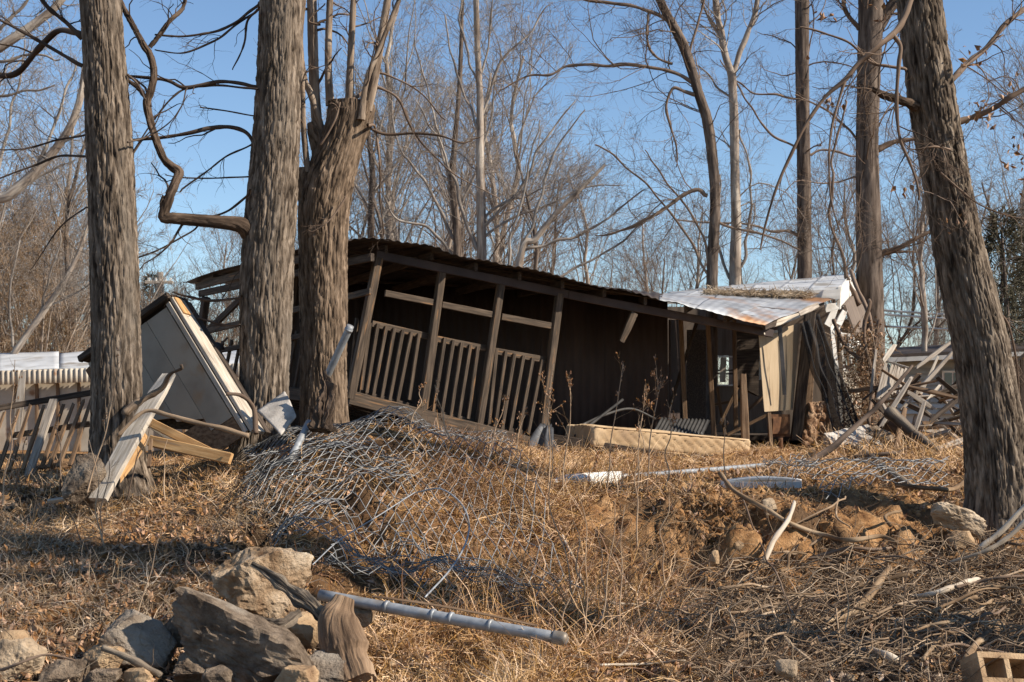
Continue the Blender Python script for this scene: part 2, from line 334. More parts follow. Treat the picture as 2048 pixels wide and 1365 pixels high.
# ------------------------------------------------------------------ ground
COLS = {   # height profiles of the bank: photo column -> [(metres ahead, photo row)]
 -900: [(7, 1540), (8, 1430), (9, 1300), (10.5, 1190), (12, 1095), (13.3, 1015), (14.5, 978), (17, 945), (25, 900), (60, 855)],
    0: [(7, 1540), (8, 1430), (9, 1300), (10.5, 1190), (12, 1095), (13.3, 1015), (14.5, 978), (17, 945), (25, 900), (60, 855)],
  300: [(7, 1560), (8, 1440), (9, 1330), (10.5, 1205), (12, 1085), (13.3, 1000), (14.5, 965), (17, 935), (25, 900), (60, 855)],
  470: [(7, 1560), (8, 1450), (9, 1345), (10, 1240), (11, 1130), (12, 1040), (13, 965), (14, 925), (15, 905), (17, 915), (25, 892), (60, 855)],
  620: [(7, 1560), (8, 1450), (9, 1350), (10, 1215), (11, 1105), (12, 1000), (13, 918), (14, 875), (15, 868), (17, 900), (25, 890), (60, 855)],
  780: [(7, 1560), (8, 1450), (9, 1350), (10, 1235), (11, 1125), (12, 1010), (13, 920), (13.8, 868), (14.8, 862), (16, 873), (18, 900), (25, 885), (60, 855)],
 1000: [(7, 1560), (8, 1450), (9, 1355), (10, 1262), (11, 1170), (12, 1070), (13, 980), (14, 938), (15, 926), (16.5, 922), (18, 908), (25, 885), (60, 855)],
 1200: [(7, 1560), (8, 1450), (9, 1360), (10, 1280), (11, 1195), (11.9, 1118), (12.4, 1050), (12.75, 995), (13.4, 978), (14.5, 958), (16, 940), (18, 915), (25, 885), (60, 855)],
 1400: [(7, 1560), (8, 1450), (9, 1360), (10, 1285), (11, 1210), (11.8, 1140), (12.15, 1085), (12.4, 1010), (12.9, 983), (14.5, 963), (16, 945), (18, 918), (25, 885), (60, 855)],
 1700: [(7, 1560), (8, 1450), (9, 1360), (10, 1285), (11, 1205), (11.8, 1135), (12.2, 1080), (12.6, 1010), (13, 985), (14.5, 955), (16, 935), (18, 908), (25, 880), (60, 855)],
 2048: [(7, 1560), (8, 1440), (9, 1340), (10, 1255), (11, 1175), (11.8, 1120), (12.5, 1085), (13.5, 1025), (15, 955), (18, 910), (25, 880), (60, 855)],
 3000: [(7, 1560), (8, 1440), (9, 1340), (10, 1255), (11, 1175), (11.8, 1120), (12.5, 1085), (13.5, 1025), (15, 955), (18, 910), (25, 880), (60, 855)]}
_qk = sorted(COLS); _Yg = np.r_[np.linspace(7, 20, 261), np.linspace(20.5, 60, 80)]
_tab = np.array([np.interp(_Yg, [a for a, b in COLS[q]], [P(1024, b, a)[2] for a, b in COLS[q]]) for q in _qk])
_qg = np.linspace(-900, 3000, 391)
_T = np.array([np.interp(_qg, _qk, _tab[:, j]) for j in range(len(_Yg))]).T
for _ in range(2):
    kq = np.ones(9) / 9; _T = np.apply_along_axis(lambda c: np.convolve(np.pad(c, 4, 'edge'), kq, 'valid'), 0, _T)
ky = np.ones(5) / 5; _T = np.apply_along_axis(lambda c: np.convolve(np.pad(c, 2, 'edge'), ky, 'valid'), 1, _T)
def base_z(x, y):
    yc = np.clip(y, 7.0, 60); q = np.clip(1024 + FPX * x / np.maximum(y, 7.0), -899, 2999)
    a = (q + 900) / 10; i = np.minimum(a.astype(int), 389); fa = a - i
    j = np.clip(np.searchsorted(_Yg, yc) - 1, 0, len(_Yg) - 2); fb = (yc - _Yg[j]) / (_Yg[j + 1] - _Yg[j])
    z = (_T[i, j] * (1 - fa) + _T[i + 1, j] * fa) * (1 - fb) + (_T[i, j + 1] * (1 - fa) + _T[i + 1, j + 1] * fa) * fb
    return z
XS = np.unique(np.r_[np.linspace(-400, -40, 10), np.linspace(-40, -6.4, 36), np.arange(-6.4, 6.4, .046), np.linspace(6.4, 40, 36), np.linspace(40, 400, 10)])
YS = np.unique(np.r_[np.linspace(-60, 5, 14), np.linspace(5, 7.4, 14), np.arange(7.4, 16, .04), np.linspace(16, 26, 50), np.linspace(26, 60, 30), np.linspace(60, 900, 14)])
gx, gy = np.meshgrid(XS, YS, indexing='ij')
gzv = base_z(gx, gy)
pt = np.stack([gx, gy, 0 * gx], -1)
near = np.clip((30 - gy) / 10, 0, 1) * np.clip((gy - 3) / 3, 0, 1)
scarp = np.clip((gx - .15) / .8, 0, 1) * np.exp(-((gy - 12.2) / .8) ** 2)
gzv = gzv + near * (.07 * fbm(pt * .9, 3, 3) + .030 * fbm(pt * 4.2, 3, 11) + .012 * noise(pt * 14, 5))
gzv += scarp * (.07 * fbm(pt * A(2.6, 3.0, 1), 3, 21) + .16 * (np.abs(noise(pt * A(5, 4, 1), 23)) - .3) + .07 * (np.abs(noise(pt * A(11, 9, 1), 27)) - .3) + .03 * noise(pt * 17, 28))
pit = near * (1 - np.clip(scarp * 2, 0, 1)) * np.clip((14 - gy) / 2, 0, 1)
gzv -= pit * (.24 * np.clip(noise(pt * 2.6, 41) - .1, 0, 1) + .14 * np.clip(noise(pt * 6.3, 43) - .2, 0, 1))
gyv = gy - scarp * (.18 * fbm(pt * A(2.2, .7, 1) + 4, 3, 31) + .10 * np.abs(noise(pt * A(8, 2, 1), 33)) + .04 * noise(pt * A(16, 4, 1), 34))
hum_shade = np.clip(1 - 1.7 * scarp, 0, 1) * np.clip((17 - gy) / 3, .25, 1) * np.clip(.75 + .7 * fbm(pt * 1.1, 3, 47), .15, 1)  # amount of dark earth and painted gap shade, fading out on the scarp
def gz(x, y):
    x = np.asarray(x, float); y = np.asarray(y, float)
    i = np.clip(np.searchsorted(XS, x) - 1, 0, len(XS) - 2); j = np.clip(np.searchsorted(YS, y) - 1, 0, len(YS) - 2)
    fa = (x - XS[i]) / (XS[i + 1] - XS[i]); fb = (y - YS[j]) / (YS[j + 1] - YS[j])
    return (gzv[i, j] * (1 - fa) + gzv[i + 1, j] * fa) * (1 - fb) + (gzv[i, j + 1] * (1 - fa) + gzv[i + 1, j + 1] * fa) * fb
def HIT(px, py, y0=7.2, y1=30):
    """where the sight line through (px, py) meets the ground"""
    Y = np.arange(y0, y1, .02); d = P(px, py, 10.0) - A(0, 0, ZC); p = A(0, 0, ZC)[None] + d[None] * (Y / d[1])[:, None]
    b = np.nonzero(p[:, 2] <= gz(p[:, 0], p[:, 1]))[0]
    k = b[0] if len(b) else len(Y) - 1
    return p[k]
nx, ny = len(XS), len(YS)
I, J = np.meshgrid(np.arange(nx - 1), np.arange(ny - 1), indexing='ij')
gf = np.stack([I * ny + J, (I + 1) * ny + J, (I + 1) * ny + J + 1, I * ny + J + 1], -1).reshape(-1, 4)
g = Geo(); g.add(np.stack([gx, gyv, gzv], -1), gf)
gme = g.mesh('ground', M['soil']); at_ = gme.attributes.new('hum_shade', 'FLOAT', 'POINT'); at_.data.foreach_set('value', hum_shade.astype(np.float32).ravel())
tag(link('ground', gme), 'dry orange brown earth bank rising from the creek bed', kind='structure')

# ------------------------------------------------------------------ board, sheet and stone builders
def frame_of(a, b, n=(0, -1, 0)):
    X = unit(b - a); n = np.asarray(n, float); Z = n - (n @ X) * X
    if np.linalg.norm(Z) < 1e-3: Z = A(0, 0, 1) - X[2] * X
    Z = unit(Z); Yv = np.cross(Z, X)
    return X, Yv, Z
def board(name, a, b, wd, th, m, parent=None, n=(0, -1, 0), segs=2, bow=0.0, split=0.0, split_a=0.0, jit=.02, label=None):
    """a timber from a to b: wd wide (seen), th thick along n; chamfered, slightly bowed, ends may be split into splinters"""
    a = np.asarray(a, float); b = np.asarray(b, float); L = np.linalg.norm(b - a); X, Yv, Z = frame_of(a, b, n)
    c = min(wd, th) * .13; h, k = wd / 2, th / 2
    ring = np.array([(-h + c, -k), (h - c, -k), (h, -k + c), (h, k - c), (h - c, k), (-h + c, k), (-h, k - c), (-h, -k + c)])
    xs = np.linspace(0, L, segs + 1); V = []
    for i, x in enumerate(xs):
        s = 1 + rng.normal(0, jit); r = ring * s
        xx = np.full(8, x)
        if i == segs and split: xx = xx + rng.uniform(-1, .35, 8) * split; r = r * .72
        if i == 0 and split_a: xx = xx + rng.uniform(-.35, 1, 8) * split_a; r = r * .72
        t = x / L
        V.append(np.c_[xx, r[:, 0] + rng.normal(0, jit * wd * .3), r[:, 1] + bow * 4 * t * (1 - t)])
    V = np.vstack(V); n8 = np.arange(8); F = []
    for i in range(segs): F.append(np.stack([i * 8 + n8, i * 8 + (n8 + 1) % 8, (i + 1) * 8 + (n8 + 1) % 8, (i + 1) * 8 + n8], 1))
    g = Geo(); g.add(V, np.vstack(F)); g.f.append(np.array([[7, 6, 5, 4, 3, 2, 1, 0]])); g.m.append(np.zeros(1)); g.f.append(np.array([[0, 1, 2, 3, 4, 5, 6, 7]]) + segs * 8); g.m.append(np.zeros(1))
    me = g.mesh(name, m, False)
    Mx = Matrix(((X[0], Yv[0], Z[0], a[0]), (X[1], Yv[1], Z[1], a[1]), (X[2], Yv[2], Z[2], a[2]), (0, 0, 0, 1)))
    o = link(name, me, parent, mat=Mx)
    if label: o['label'] = label
    return o
def pboard(name, p, q, wd, th, m, parent=None, **k):
    """board between photo points p, q = (px, py, metres ahead); wd in photo pixels"""
    a, b = P(*p), P(*q)
    return board(name, a, b, wd * (p[2] + q[2]) / 2 / FPX, th, m, parent, **k)

def sheet(fn, nu, nv, thick=.004, m=None, name='sheet', parent=None, smooth=True, raw=False, holes=None):
    """a thin solid sheet over fn(u, v) -> points, u and v running 0..1"""
    u, v = np.meshgrid(np.linspace(0, 1, nu), np.linspace(0, 1, nv), indexing='ij')
    V = fn(u, v); du = np.gradient(V, axis=0); dv = np.gradient(V, axis=1); Nn = unit(np.cross(du, dv))
    i, j = np.meshgrid(np.arange(nu - 1), np.arange(nv - 1), indexing='ij')
    F = np.stack([i * nv + j, (i + 1) * nv + j, (i + 1) * nv + j + 1, i * nv + j + 1], -1).reshape(-1, 4)
    if holes is not None:
        cc = np.stack([(i + .5) / (nu - 1), (j + .5) / (nv - 1)], -1).reshape(-1, 2); keep = ~holes(cc[:, 0], cc[:, 1]); F = F[keep]
    tc = np.stack([u, v, 0 * u], -1).reshape(-1, 3)
    g = Geo(); g.add((V + Nn * thick / 2).reshape(-1, 3), F, 0, tc)
    g.add((V - Nn * thick / 2).reshape(-1, 3), F[:, ::-1], 0, tc)
    n = nu * nv
    ed = [(k * nv, (k + 1) * nv) for k in range(nu - 1)] + [((k + 1) * nv + nv - 1, k * nv + nv - 1) for k in range(nu - 1)] + [(k + 1, k) for k in range(nv - 1)] + [((nu - 1) * nv + k, (nu - 1) * nv + k + 1) for k in range(nv - 1)]
    if holes is None: g.f.append(np.array([[a, b, b + n, a + n] for a, b in ed])[:, ::-1]); g.m.append(np.zeros(len(ed)))
    if raw: return g
    return put(g, name, m, parent, smooth)
def quad(c00, c10, c11, c01):
    c00, c10, c11, c01 = [np.asarray(c, float) for c in (c00, c10, c11, c01)]
    return lambda u, v: (c00 * (1 - u[..., None]) + c10 * u[..., None]) * (1 - v[..., None]) + (c01 * (1 - u[..., None]) + c11 * u[..., None]) * v[..., None]
def ribbed(c00, c10, c11, c01, ribs, amp, name, m, parent=None, sharp=False, nv=3, per=6, thick=.003, warp=0, seed=0):
    q = quad(c00, c10, c11, c01); nrm = unit(np.cross(np.asarray(c10) - np.asarray(c00), np.asarray(c01) - np.asarray(c00)))
    def fn(u, v):
        s = np.sin(u * ribs * 2 * np.pi)
        if sharp: s = np.clip(s * 3, -1, 1)
        p = q(u, v)
        return p + nrm * (amp * s)[..., None] + warp * nrm * fbm(p * 1.3, 2, seed)[..., None]
    return sheet(fn, int(ribs * per) + 1, nv, thick, m, name, parent)
def box(name, c00, c10, c11, c01, depth, m, parent=None, sub=6, rough=0.0, seed=0):
    """a slab: front face corners and a depth vector"""
    q = quad(c00, c10, c11, c01); d = np.asarray(depth, float)
    f = [q, lambda u, v: q(u, v) + d]
    g = Geo()
    u, v = np.meshgrid(np.linspace(0, 1, sub), np.linspace(0, 1, sub), indexing='ij')
    i, j = np.meshgrid(np.arange(sub - 1), np.arange(sub - 1), indexing='ij')
    F = np.stack([i * sub + j, (i + 1) * sub + j, (i + 1) * sub + j + 1, i * sub + j + 1], -1).reshape(-1, 4)
    nrm = unit(np.cross(np.asarray(c10) - np.asarray(c00), np.asarray(c01) - np.asarray(c00)))
    for k in (0, 1):
        V = f[k](u, v)
        if rough: V = V + rough * nrm * fbm(V * 6, 3, seed)[..., None]
        g.add(V, F if k == 0 else F[:, ::-1])
    n = sub * sub
    ed = [(k * sub, (k + 1) * sub) for k in range(sub - 1)] + [((k + 1) * sub + sub - 1, k * sub + sub - 1) for k in range(sub - 1)] + [(k + 1, k) for k in range(sub - 1)] + [((sub - 1) * sub + k, (sub - 1) * sub + k + 1) for k in range(sub - 1)]
    g.f.append(np.array([[a, b, b + n, a + n] for a, b in ed])[:, ::-1]); g.m.append(np.zeros(len(ed)))
    return put(g, name, m, parent, False)

def ico(n):
    import bmesh
    bm = bmesh.new(); bmesh.ops.create_icosphere(bm, subdivisions=n, radius=1); bm.verts.ensure_lookup_table()
    V = np.array([v.co[:] for v in bm.verts]); F = np.array([[v.index for v in f.verts] for f in bm.faces]); bm.free(); return V, F
ICO = {k: ico(k) for k in (1, 2, 3, 5)}
def rockgeo(size, seed, lvl=5, planes=14, rough=.05, fine=.02, rot=None):
    r = np.random.default_rng(seed); V, F = ICO[lvl]
    nrm = unit(r.normal(size=(planes, 3))); nrm = np.vstack([nrm, np.eye(3), -np.eye(3)]); dd = np.r_[r.uniform(.66, 1.0, planes), np.full(6, .95)]
    dots = V @ nrm.T; rad = np.min(np.where(dots > .05, dd / np.maximum(dots, .05), 9), axis=1)
    W = V * np.minimum(rad, 1.35)[:, None]
    W = W * (1 + rough * fbm(W * 2.2 + seed, 3, seed) + fine * fbm(W * 8 + seed, 4, seed + 1) - .05 * np.exp(-(fbm(W * 3.1 + seed, 2, seed + 4) / .06) ** 2) + .014 * fbm(W * 22 + seed, 3, seed + 8))[:, None]
    W = W * np.asarray(size, float) / 2
    if rot is not None:
        Mr = np.array(rot.to_matrix()); W = W @ Mr.T
    return W, F
from mathutils import Euler
def PG(px, py, lift=0.0):
    h = HIT(px, py); h[2] += lift; return h
def rock(name, px, py, wpx, hpx, Y, m, label, seed, depth=None, roll=0, group=None, lvl=5, planes=12, rough=.045, fine=.03, cat='boulder', sink=.0, yaw=0):
    """a stone that spans wpx x hpx of the photo about (px, py)"""
    s = Y / FPX; c = P(px, py, Y)
    sz = (wpx * s, depth or (wpx + hpx) / 2 * s * .9, hpx * s)
    W, F = rockgeo(sz, seed, lvl, planes, rough, fine, Euler((0, R(roll), R(yaw))))
    g = Geo(); g.add(W + c, F)
    o = put(g, name, m, None, False)
    return tag(o, label, cat, group)

# ------------------------------------------------------------------ the collapsed porch
def Yf(px): return 17.5 + (px - 720) * .0031                 # the porch front runs away to the right
pr = thing('collapsed_porch', P(700, 850, 18.5), 'collapsed dark brown porch with leaning posts, balusters and a sagging roof', 'porch')
WP = M['wood_porch']; fn_ = unit(A(.418, -.908, 0))
posts = [((757, 516), (700, 798), 18), ((884, 541), (844, 826), 15.5), ((1003, 563), (957, 853), 15.5), ((1119, 588), (1082, 874), 16)]
for (t, b, wd) in posts:
    pboard('post', (b[0], b[1], Yf(b[0]) - .02), (t[0], t[1], Yf(t[0])), wd, .10, WP, pr, n=fn_, segs=3)
pboard('post', (698, 790, 17.62), (714, 637, 17.66), 6, .05, WP, pr, n=fn_)
def alongf(name, p, q, wd, th, off, m=WP, **k):
    return pboard(name, (p[0], p[1], Yf(p[0]) + off), (q[0], q[1], Yf(q[0]) + off), wd, th, m, pr, n=fn_, **k)
alongf('beam', (752, 510), (1135, 589), 17, .05, -.02, M['wall_brown'], segs=4)
alongf('beam', (1136, 590), (1545, 668), 16, .05, .0, M['wall_brown'], segs=4)
for k, (a, b) in enumerate((((770, 587), (868, 606)), ((884, 610), (985, 630)), ((1003, 634), (1104, 653)))): alongf('mid_rail', a, b, 13, .045, 0)
for a, b in (((744, 648), (866, 676)), ((870, 678), (978, 699)), ((985, 702), (1100, 722))): alongf('top_rail', a, b, 13, .045, .075)
for a, b in (((712, 783), (842, 818)), ((846, 820), (956, 846)), ((960, 848), (1078, 874))): alongf('bottom_rail', a, b, 10, .045, .10, M['wood_dark'])
bal = [(740, 646, 722, 780), (756, 648, 733, 786), (773, 653, 746, 792), (789, 657, 763, 797), (806, 661, 779, 801), (823, 665, 795, 803), (838, 668, 818, 800),
       (873, 672, 852, 818), (890, 676, 866, 826), (907, 681, 883, 829), (924, 686, 901, 833), (941, 690, 917, 837), (956, 694, 936, 838),
       (993, 697, 978, 848), (1012, 703, 990, 854), (1029, 708, 1004, 858), (1047, 712, 1020, 862), (1066, 716, 1038, 866), (1085, 720, 1056, 868)]
for k, (a, b, c, d) in enumerate(bal):
    pboard('baluster', (c, d, Yf(c) + .035), (a, b, Yf(a) + .035), 7, .035, WP, pr, n=fn_, segs=2)
alongf('skirt_board', (700, 795), (1062, 888), 27, .04, -.05, segs=4)
alongf('skirt_board', (1064, 889), (1190, 922), 22, .04, .02, M['wood_dark'], segs=3)
pboard('hanging_board', (1243, 684, 19.05), (1269, 626, 19.1), 15, .045, WP, pr, n=fn_, split_a=.03)
# left side, running away to the left
def Yl(px): return 17.5 + (705 - px) * .0119
def alongl(name, p, q, wd, th, m=M['wood_dark'], off=0, **k):
    return pboard(name, (p[0], p[1], Yl(p[0]) + off), (q[0], q[1], Yl(q[0]) + off), wd, th, m, pr, n=(-.81, -.587, 0), **k)
alongl('beam', (745, 515), (400, 588), 14, .05)
alongl('mid_rail', (742, 583), (395, 668), 12, .045, M['wood_porch'])
alongl('post', (392, 742), (412, 595), 17, .10); alongl('post', (560, 790), (590, 545), 15, .10)
alongl('brace', (488, 592), (418, 660), 14, .05)
alongl('top_rail', (700, 655), (420, 705), 10, .05)
for k, x in enumerate((440, 458, 476, 588, 604, 690)): alongl('baluster', (x - 14, 775, ), (x + 6, 684 - (x - 440) * .15), 8, .035)
alongl('skirt_board', (705, 800), (420, 770), 24, .04)
# roof: a twisted run of metal sheets on rafters and purlins
FE = [(688, 486), (720, 480), (760, 479), (800, 484), (870, 492), (900, 506), (1000, 528), (1110, 553), (1200, 572), (1300, 594), (1400, 616), (1470, 636), (1530, 648)]
fe = np.array([P(a, b, Yf(a) - .38) for a, b in FE]); fe = resample(fe, 140)
be0, be1 = P(366, 566, 21.6), P(1668, 597, 22.3)
def roof(s, t):
    x = np.clip(s, 0, 1) * 139; i = np.minimum(x.astype(int), 138); f = (x - i)[..., None]
    a = fe[i] * (1 - f) + fe[i + 1] * f
    b = be0 * (1 - s[..., None]) + be1 * s[..., None]
    p = a * (1 - t[..., None]) + b * t[..., None]
    p[..., 2] += .10 * np.sin(t * np.pi) * (1 - s) - .05 * np.exp(-((t - .55) / .2) ** 2) * np.exp(-s * 6)
    return p
nsh = 11
for k in range(nsh):
    s0, s1 = k / nsh, (k + 1) / nsh + .006
    def fn(u, v, s0=s0, s1=s1, k=k):
        s = s0 + (s1 - s0) * u; p = roof(np.minimum(s, 1), v)
        p[..., 2] += (.008 if k < 8 else .0025) * np.clip(2.2 * np.sin(u * 5 * 2 * np.pi), -1, 1) + .006 * (k % 2) + (0 if k < 8 else .03 * fbm(p * 1.6, 2, 9)) + .02 * noise(np.stack([s * 22, v * 3, 0 * s], -1), 4) * (1 - v) + rng.normal(0, .004)
        p[..., 1] -= (.10 * noise(A(k, 3.3, 1)[None])[0]) * (1 - v)
        return p
    o = sheet(fn, 31, 10, .003, M['roof_galv'] if k >= 8 else M['roof_dark'], 'roof_sheet', pr)
    if k >= 8: o['label'] = 'silver grey galvanised roof sheet with rust stains'
for s in np.linspace(.015, .985, 11):
    q = roof(np.full(8, s), np.linspace(.06, .97, 8)); q[:, 2] -= .075
    board('rafter', q[0], q[-1], .045, .11, M['wood_dark'] if s > .1 else WP, pr, n=(0, 0, 1), segs=3)
for t in (.16, .5, .82):
    q = roof(np.linspace(.01, .99, 9), np.full(9, t)); q[:, 2] -= .03
    for a, b in zip(q[:-1:2], q[2::2]): board('purlin', a, b, .07, .03, M['wood_dark'], pr, n=(0, 0, 1))
# deck boards behind the balustrade
for k in range(11):
    o1 = .12 + k * .27; a, b = P(700, 797, Yf(700)), P(1190, 925, Yf(1190))
    dv = A(-.16, .25, .0) * (k * 1.0) + A(0, .12, .02)
    board('deck_board', a + dv, b + dv, .25, .03, M['wood_dark'], pr, n=(0, 0, 1), segs=2)

# ------------------------------------------------------------------ the mobile home behind it
mh = thing('mobile_home', P(1500, 900, 23), 'wrecked mobile home with pale metal roof and torn open dark rooms', 'mobile home')
wb0, wb1 = P(565, 560, 21.4), P(1335, 590, 21.7)
def down(p, z): return A(p[0], p[1], z)
zf = ZC - .62
# ribbed brown front wall in panels
xs = np.linspace(0, 1, 7)
for k in range(6):
    a = wb0 * (1 - xs[k]) + wb1 * xs[k]; b = wb0 * (1 - xs[k + 1]) + wb1 * xs[k + 1]
    ribbed(down(a, zf), down(b, zf), b, a, 8, .008, 'wall_panel', M['wall_brown'], mh, sharp=True, per=8)
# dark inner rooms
bk = [P(1290, 590, 26.2), P(1720, 590, 26.2)]
def wall(name, a, b, z0, z1, m, th=.05): return box(name, down(a, z0), down(b, z0), down(b, z1), down(a, z1), (0, th, 0), m, mh, 2)
wz0, wz1 = P(1440, 772, 26.2)[2], P(1440, 712, 26.2)[2]
zt = ZC + 1.9
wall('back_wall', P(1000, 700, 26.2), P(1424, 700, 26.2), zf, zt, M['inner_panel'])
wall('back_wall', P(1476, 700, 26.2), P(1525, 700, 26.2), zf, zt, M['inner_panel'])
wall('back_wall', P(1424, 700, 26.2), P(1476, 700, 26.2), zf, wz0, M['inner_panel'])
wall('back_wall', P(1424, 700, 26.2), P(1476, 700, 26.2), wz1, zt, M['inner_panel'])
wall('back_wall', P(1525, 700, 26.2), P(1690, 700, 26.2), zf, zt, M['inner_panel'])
for x in (1427, 1473): pboard('window_frame', (x, 772, 26.15), (x, 712, 26.15), 4, .05, M['white_paint'], mh)
for y in (714, 741, 748, 771): pboard('window_frame', (1424, y, 26.13), (1476, y, 26.13), 3, .05, M['wood_dark'] if y in (741, 748) else M['white_paint'], mh)
pboard('curtain_scrap', (1445, 765, 26.0), (1447, 716, 26.0), 12, .02, M['wood_pale'], mh)
box('floor', P(1000, 868, 21.8), P(1640, 872, 22.0), P(1660, 868, 26.2), P(1000, 862, 26.2), (0, 0, -.08), M['wood_dark'], mh, 2)
box('partition', P(1337, 640, 21.9), P(1362, 640, 23.2), P(1362, 868, 23.2), P(1337, 872, 21.9), (.03, 0, 0), M['wall_brown'], mh, 2)
box('partition', P(1374, 660, 23.0), P(1412, 660, 23.6), P(1412, 866, 23.6), P(1374, 866, 23.0), (0, .05, 0), M['wood_dark'], mh, 2)
for a, b, wd, y in (((1370, 838), (1361, 630), 9, 21.7), ((1428, 875), (1415, 640), 9, 21.4), ((1472, 860), (1468, 640), 8, 22.2), ((1395, 640), (1325, 860), 7, 21.9)):
    pboard('stud', (*a, y), (*b, y), wd, .05, M['wood_brown'] if wd > 7 else M['wood_dark'], mh)
box('hanging_cupboard', P(1470, 660, 22.6), P(1520, 660, 22.6), P(1517, 792, 22.6), P(1474, 770, 22.6), (0, .3, 0), M['wood_dark'], mh, 3)
for a, b, y in (((1428, 810), (1480, 800), 23), ((1440, 850), (1475, 775), 22.4), ((1455, 870), (1555, 820), 21.5), ((1480, 835), (1530, 790), 22.8), ((1434, 775), (1450, 870), 23.0)):
    pboard('broken_slat', (*a, y), (*b, y), 6, .03, M['wood_brown'], mh)
pboard('window_frame', (1519, 760, 24.5), (1516, 680, 24.5), 7, .04, M['white_paint'], mh)
# pale metal roof, tilted down towards the porch
rA, rB, rC, rD = P(1300, 596, 22.35), P(1680, 577, 22.35), P(1704, 547, 25.6), P(1345, 584, 25.6)
for k in range(6):
    a, b = k / 6, (k + 1) / 6 + .004; q = quad(rA, rB, rC, rD)
    def fn(u, v, a=a, b=b, q=q, k=k):
        p = q(a + (b - a) * u, v); p[..., 2] += .015 * np.exp(-(u / .03) ** 2) + .012 * np.exp(-((u - 1) / .03) ** 2) + .02 * fbm(p * 1.2, 2, 8) - .02 * (1 - v) ** 6 + .002 * k; return p
    sheet(fn, 16, 10, .004, M['roof_white'], 'roof_panel', mh)
qd = A(0, 0, -.17)
box('roof_edge', rA + qd * .6, rB + qd, rB + A(0, -.01, -.01), rA + A(0, -.01, -.01), (0, .06, 0), M['white_paint'], mh, 4, .01)
# end of the roof and broken end wall
eA, eB = rB, rC
box('gable_end', P(1674, 619, 22.38), P(1708, 580, 25.5), P(1706, 549, 25.6), P(1676, 575, 22.37), (.05, .0, 0), M['white_paint'], mh, 5, .012)
box('end_wall_panel', P(1686, 610, 22.5), P(1714, 580, 25.2), P(1733, 634, 25.2), P(1711, 682, 22.6), (.04, 0, 0), M['inner_panel'], mh, 5, .01)
pboard('trim_board', (1712, 578, 25.1), (1748, 664, 24.8), 9, .03, M['white_paint'], mh, n=(1, -.4, 0), split=.08)
for a, b, wd, m_ in (((1650, 618), (1676, 612), 16, 'white_paint'), ((1654, 652), (1672, 614), 15, 'white_paint'), ((1676, 650), (1690, 620), 14, 'white_paint'), ((1668, 668), (1680, 645), 12, 'white_paint'),
                     ((1664, 660), (1684, 850), 9, 'white_paint'), ((1672, 655), (1676, 720), 8, 'wood_brown'), ((1680, 665), (1689, 740), 7, 'white_paint'), ((1690, 672), (1698, 742), 5, 'wood_brown'), ((1697, 668), (1705, 738), 7, 'white_paint'),
                     ((1676, 668), (1704, 672), 6, 'white_paint'), ((1686, 742), (1708, 739), 7, 'white_paint'), ((1682, 700), (1722, 640), 5, 'wood_brown')):
    pboard('wall_board', (*a, 22.3), (*b, 22.35), wd, .03, M[m_], mh, n=(.3, -1, 0), split=.05)
box('end_wall_panel', P(1662, 690, 22.45), P(1684, 690, 22.9), P(1684, 612, 22.9), P(1662, 622, 22.45), (.02, .04, 0), M['white_paint'], mh, 4, .01)
box('end_wall_panel', P(1668, 640, 22.6), P(1712, 640, 24.6), P(1716, 690, 24.6), P(1690, 700, 22.6), (.04, .02, 0), M['white_paint'], mh, 5, .02)
box('end_wall_panel', P(1684, 745, 22.5), P(1716, 745, 24.4), P(1722, 860, 24.4), P(1692, 880, 22.5), (.04, .02, 0), M['trailer_wall'], mh, 5, .02)
# front corner: fascia, cream panel, dark posts
for a, b, wd, m_ in (((1525, 657), (1600, 630), 13, 'wood_pale'), ((1598, 628), (1636, 610), 13, 'wood_grey'), ((1527, 668), (1560, 662), 6, 'wood_pale')):
    pboard('fascia_board', (*a, 19.95), (*b, 20.6), wd, .025, M[m_], mh, split=.04, split_a=.03)
box('cream_panel', P(1529, 824, 20.4), P(1586, 820, 20.9), P(1601, 646, 20.9), P(1517, 672, 20.35), (0, .03, 0), M['cream_panel'], mh, 6, .006)
pboard('torn_strip', (1569, 790, 20.45), (1559, 652, 20.3), 8, .02, M['tarp_black'], mh, bow=.02)
pboard('post', (1592, 880, 20.9), (1620, 625, 20.8), 22, .09, M['wood_dark'], mh); pboard('post', (1612, 880, 21.3), (1627, 640, 21.4), 14, .08, M['wood_brown'], mh)
pboard('post', (1492, 917, 19.5), (1486, 746, 19.6), 15, .09, M['wood_brown'], mh, split=.04, label='broken brown porch post standing beside the mattress end')
pboard('stud', (1543, 900, 20.0), (1538, 826, 20.1), 7, .04, M['wood_brown'], mh)
pboard('stud', (1656, 880, 21.8), (1642, 690, 21.9), 12, .06, M['wood_brown'], mh)
def insul(u, v):
    p = quad(P(1606, 892, 21.2), P(1655, 890, 21.3), P(1646, 802, 21.4), P(1618, 806, 21.3))(u, v)
    return p + A(0, -1, 0) * (.10 * fbm(p * A(9, 9, 6), 3, 5))[..., None] + A(1, 0, 0) * (.05 * noise(p * 8, 3))[..., None]
sheet(insul, 26, 34, .03, M['insulation'], 'insulation', mh, True)
# leaves and straw lodged where the two roofs meet
n_ = 2600; s = rng.uniform(.80, .965, n_); t = rng.normal(.96, .035, n_).clip(.85, 1.03); p = roof(s, t); p[:, 2] += rng.gamma(2, .012, n_) + .03
dd = unit(rng.normal(size=(n_, 3)) * A(1, .7, .3)) * rng.uniform(.04, .16, n_)[:, None]
g = Geo(); tubes(g, np.stack([p, p + dd * .5 + A(0, 0, .01), p + dd], 1), np.full((n_, 3), .0035), 3)
o = put(g, 'roof_litter', M['straw_grey'], mh); o['kind'] = 'stuff'

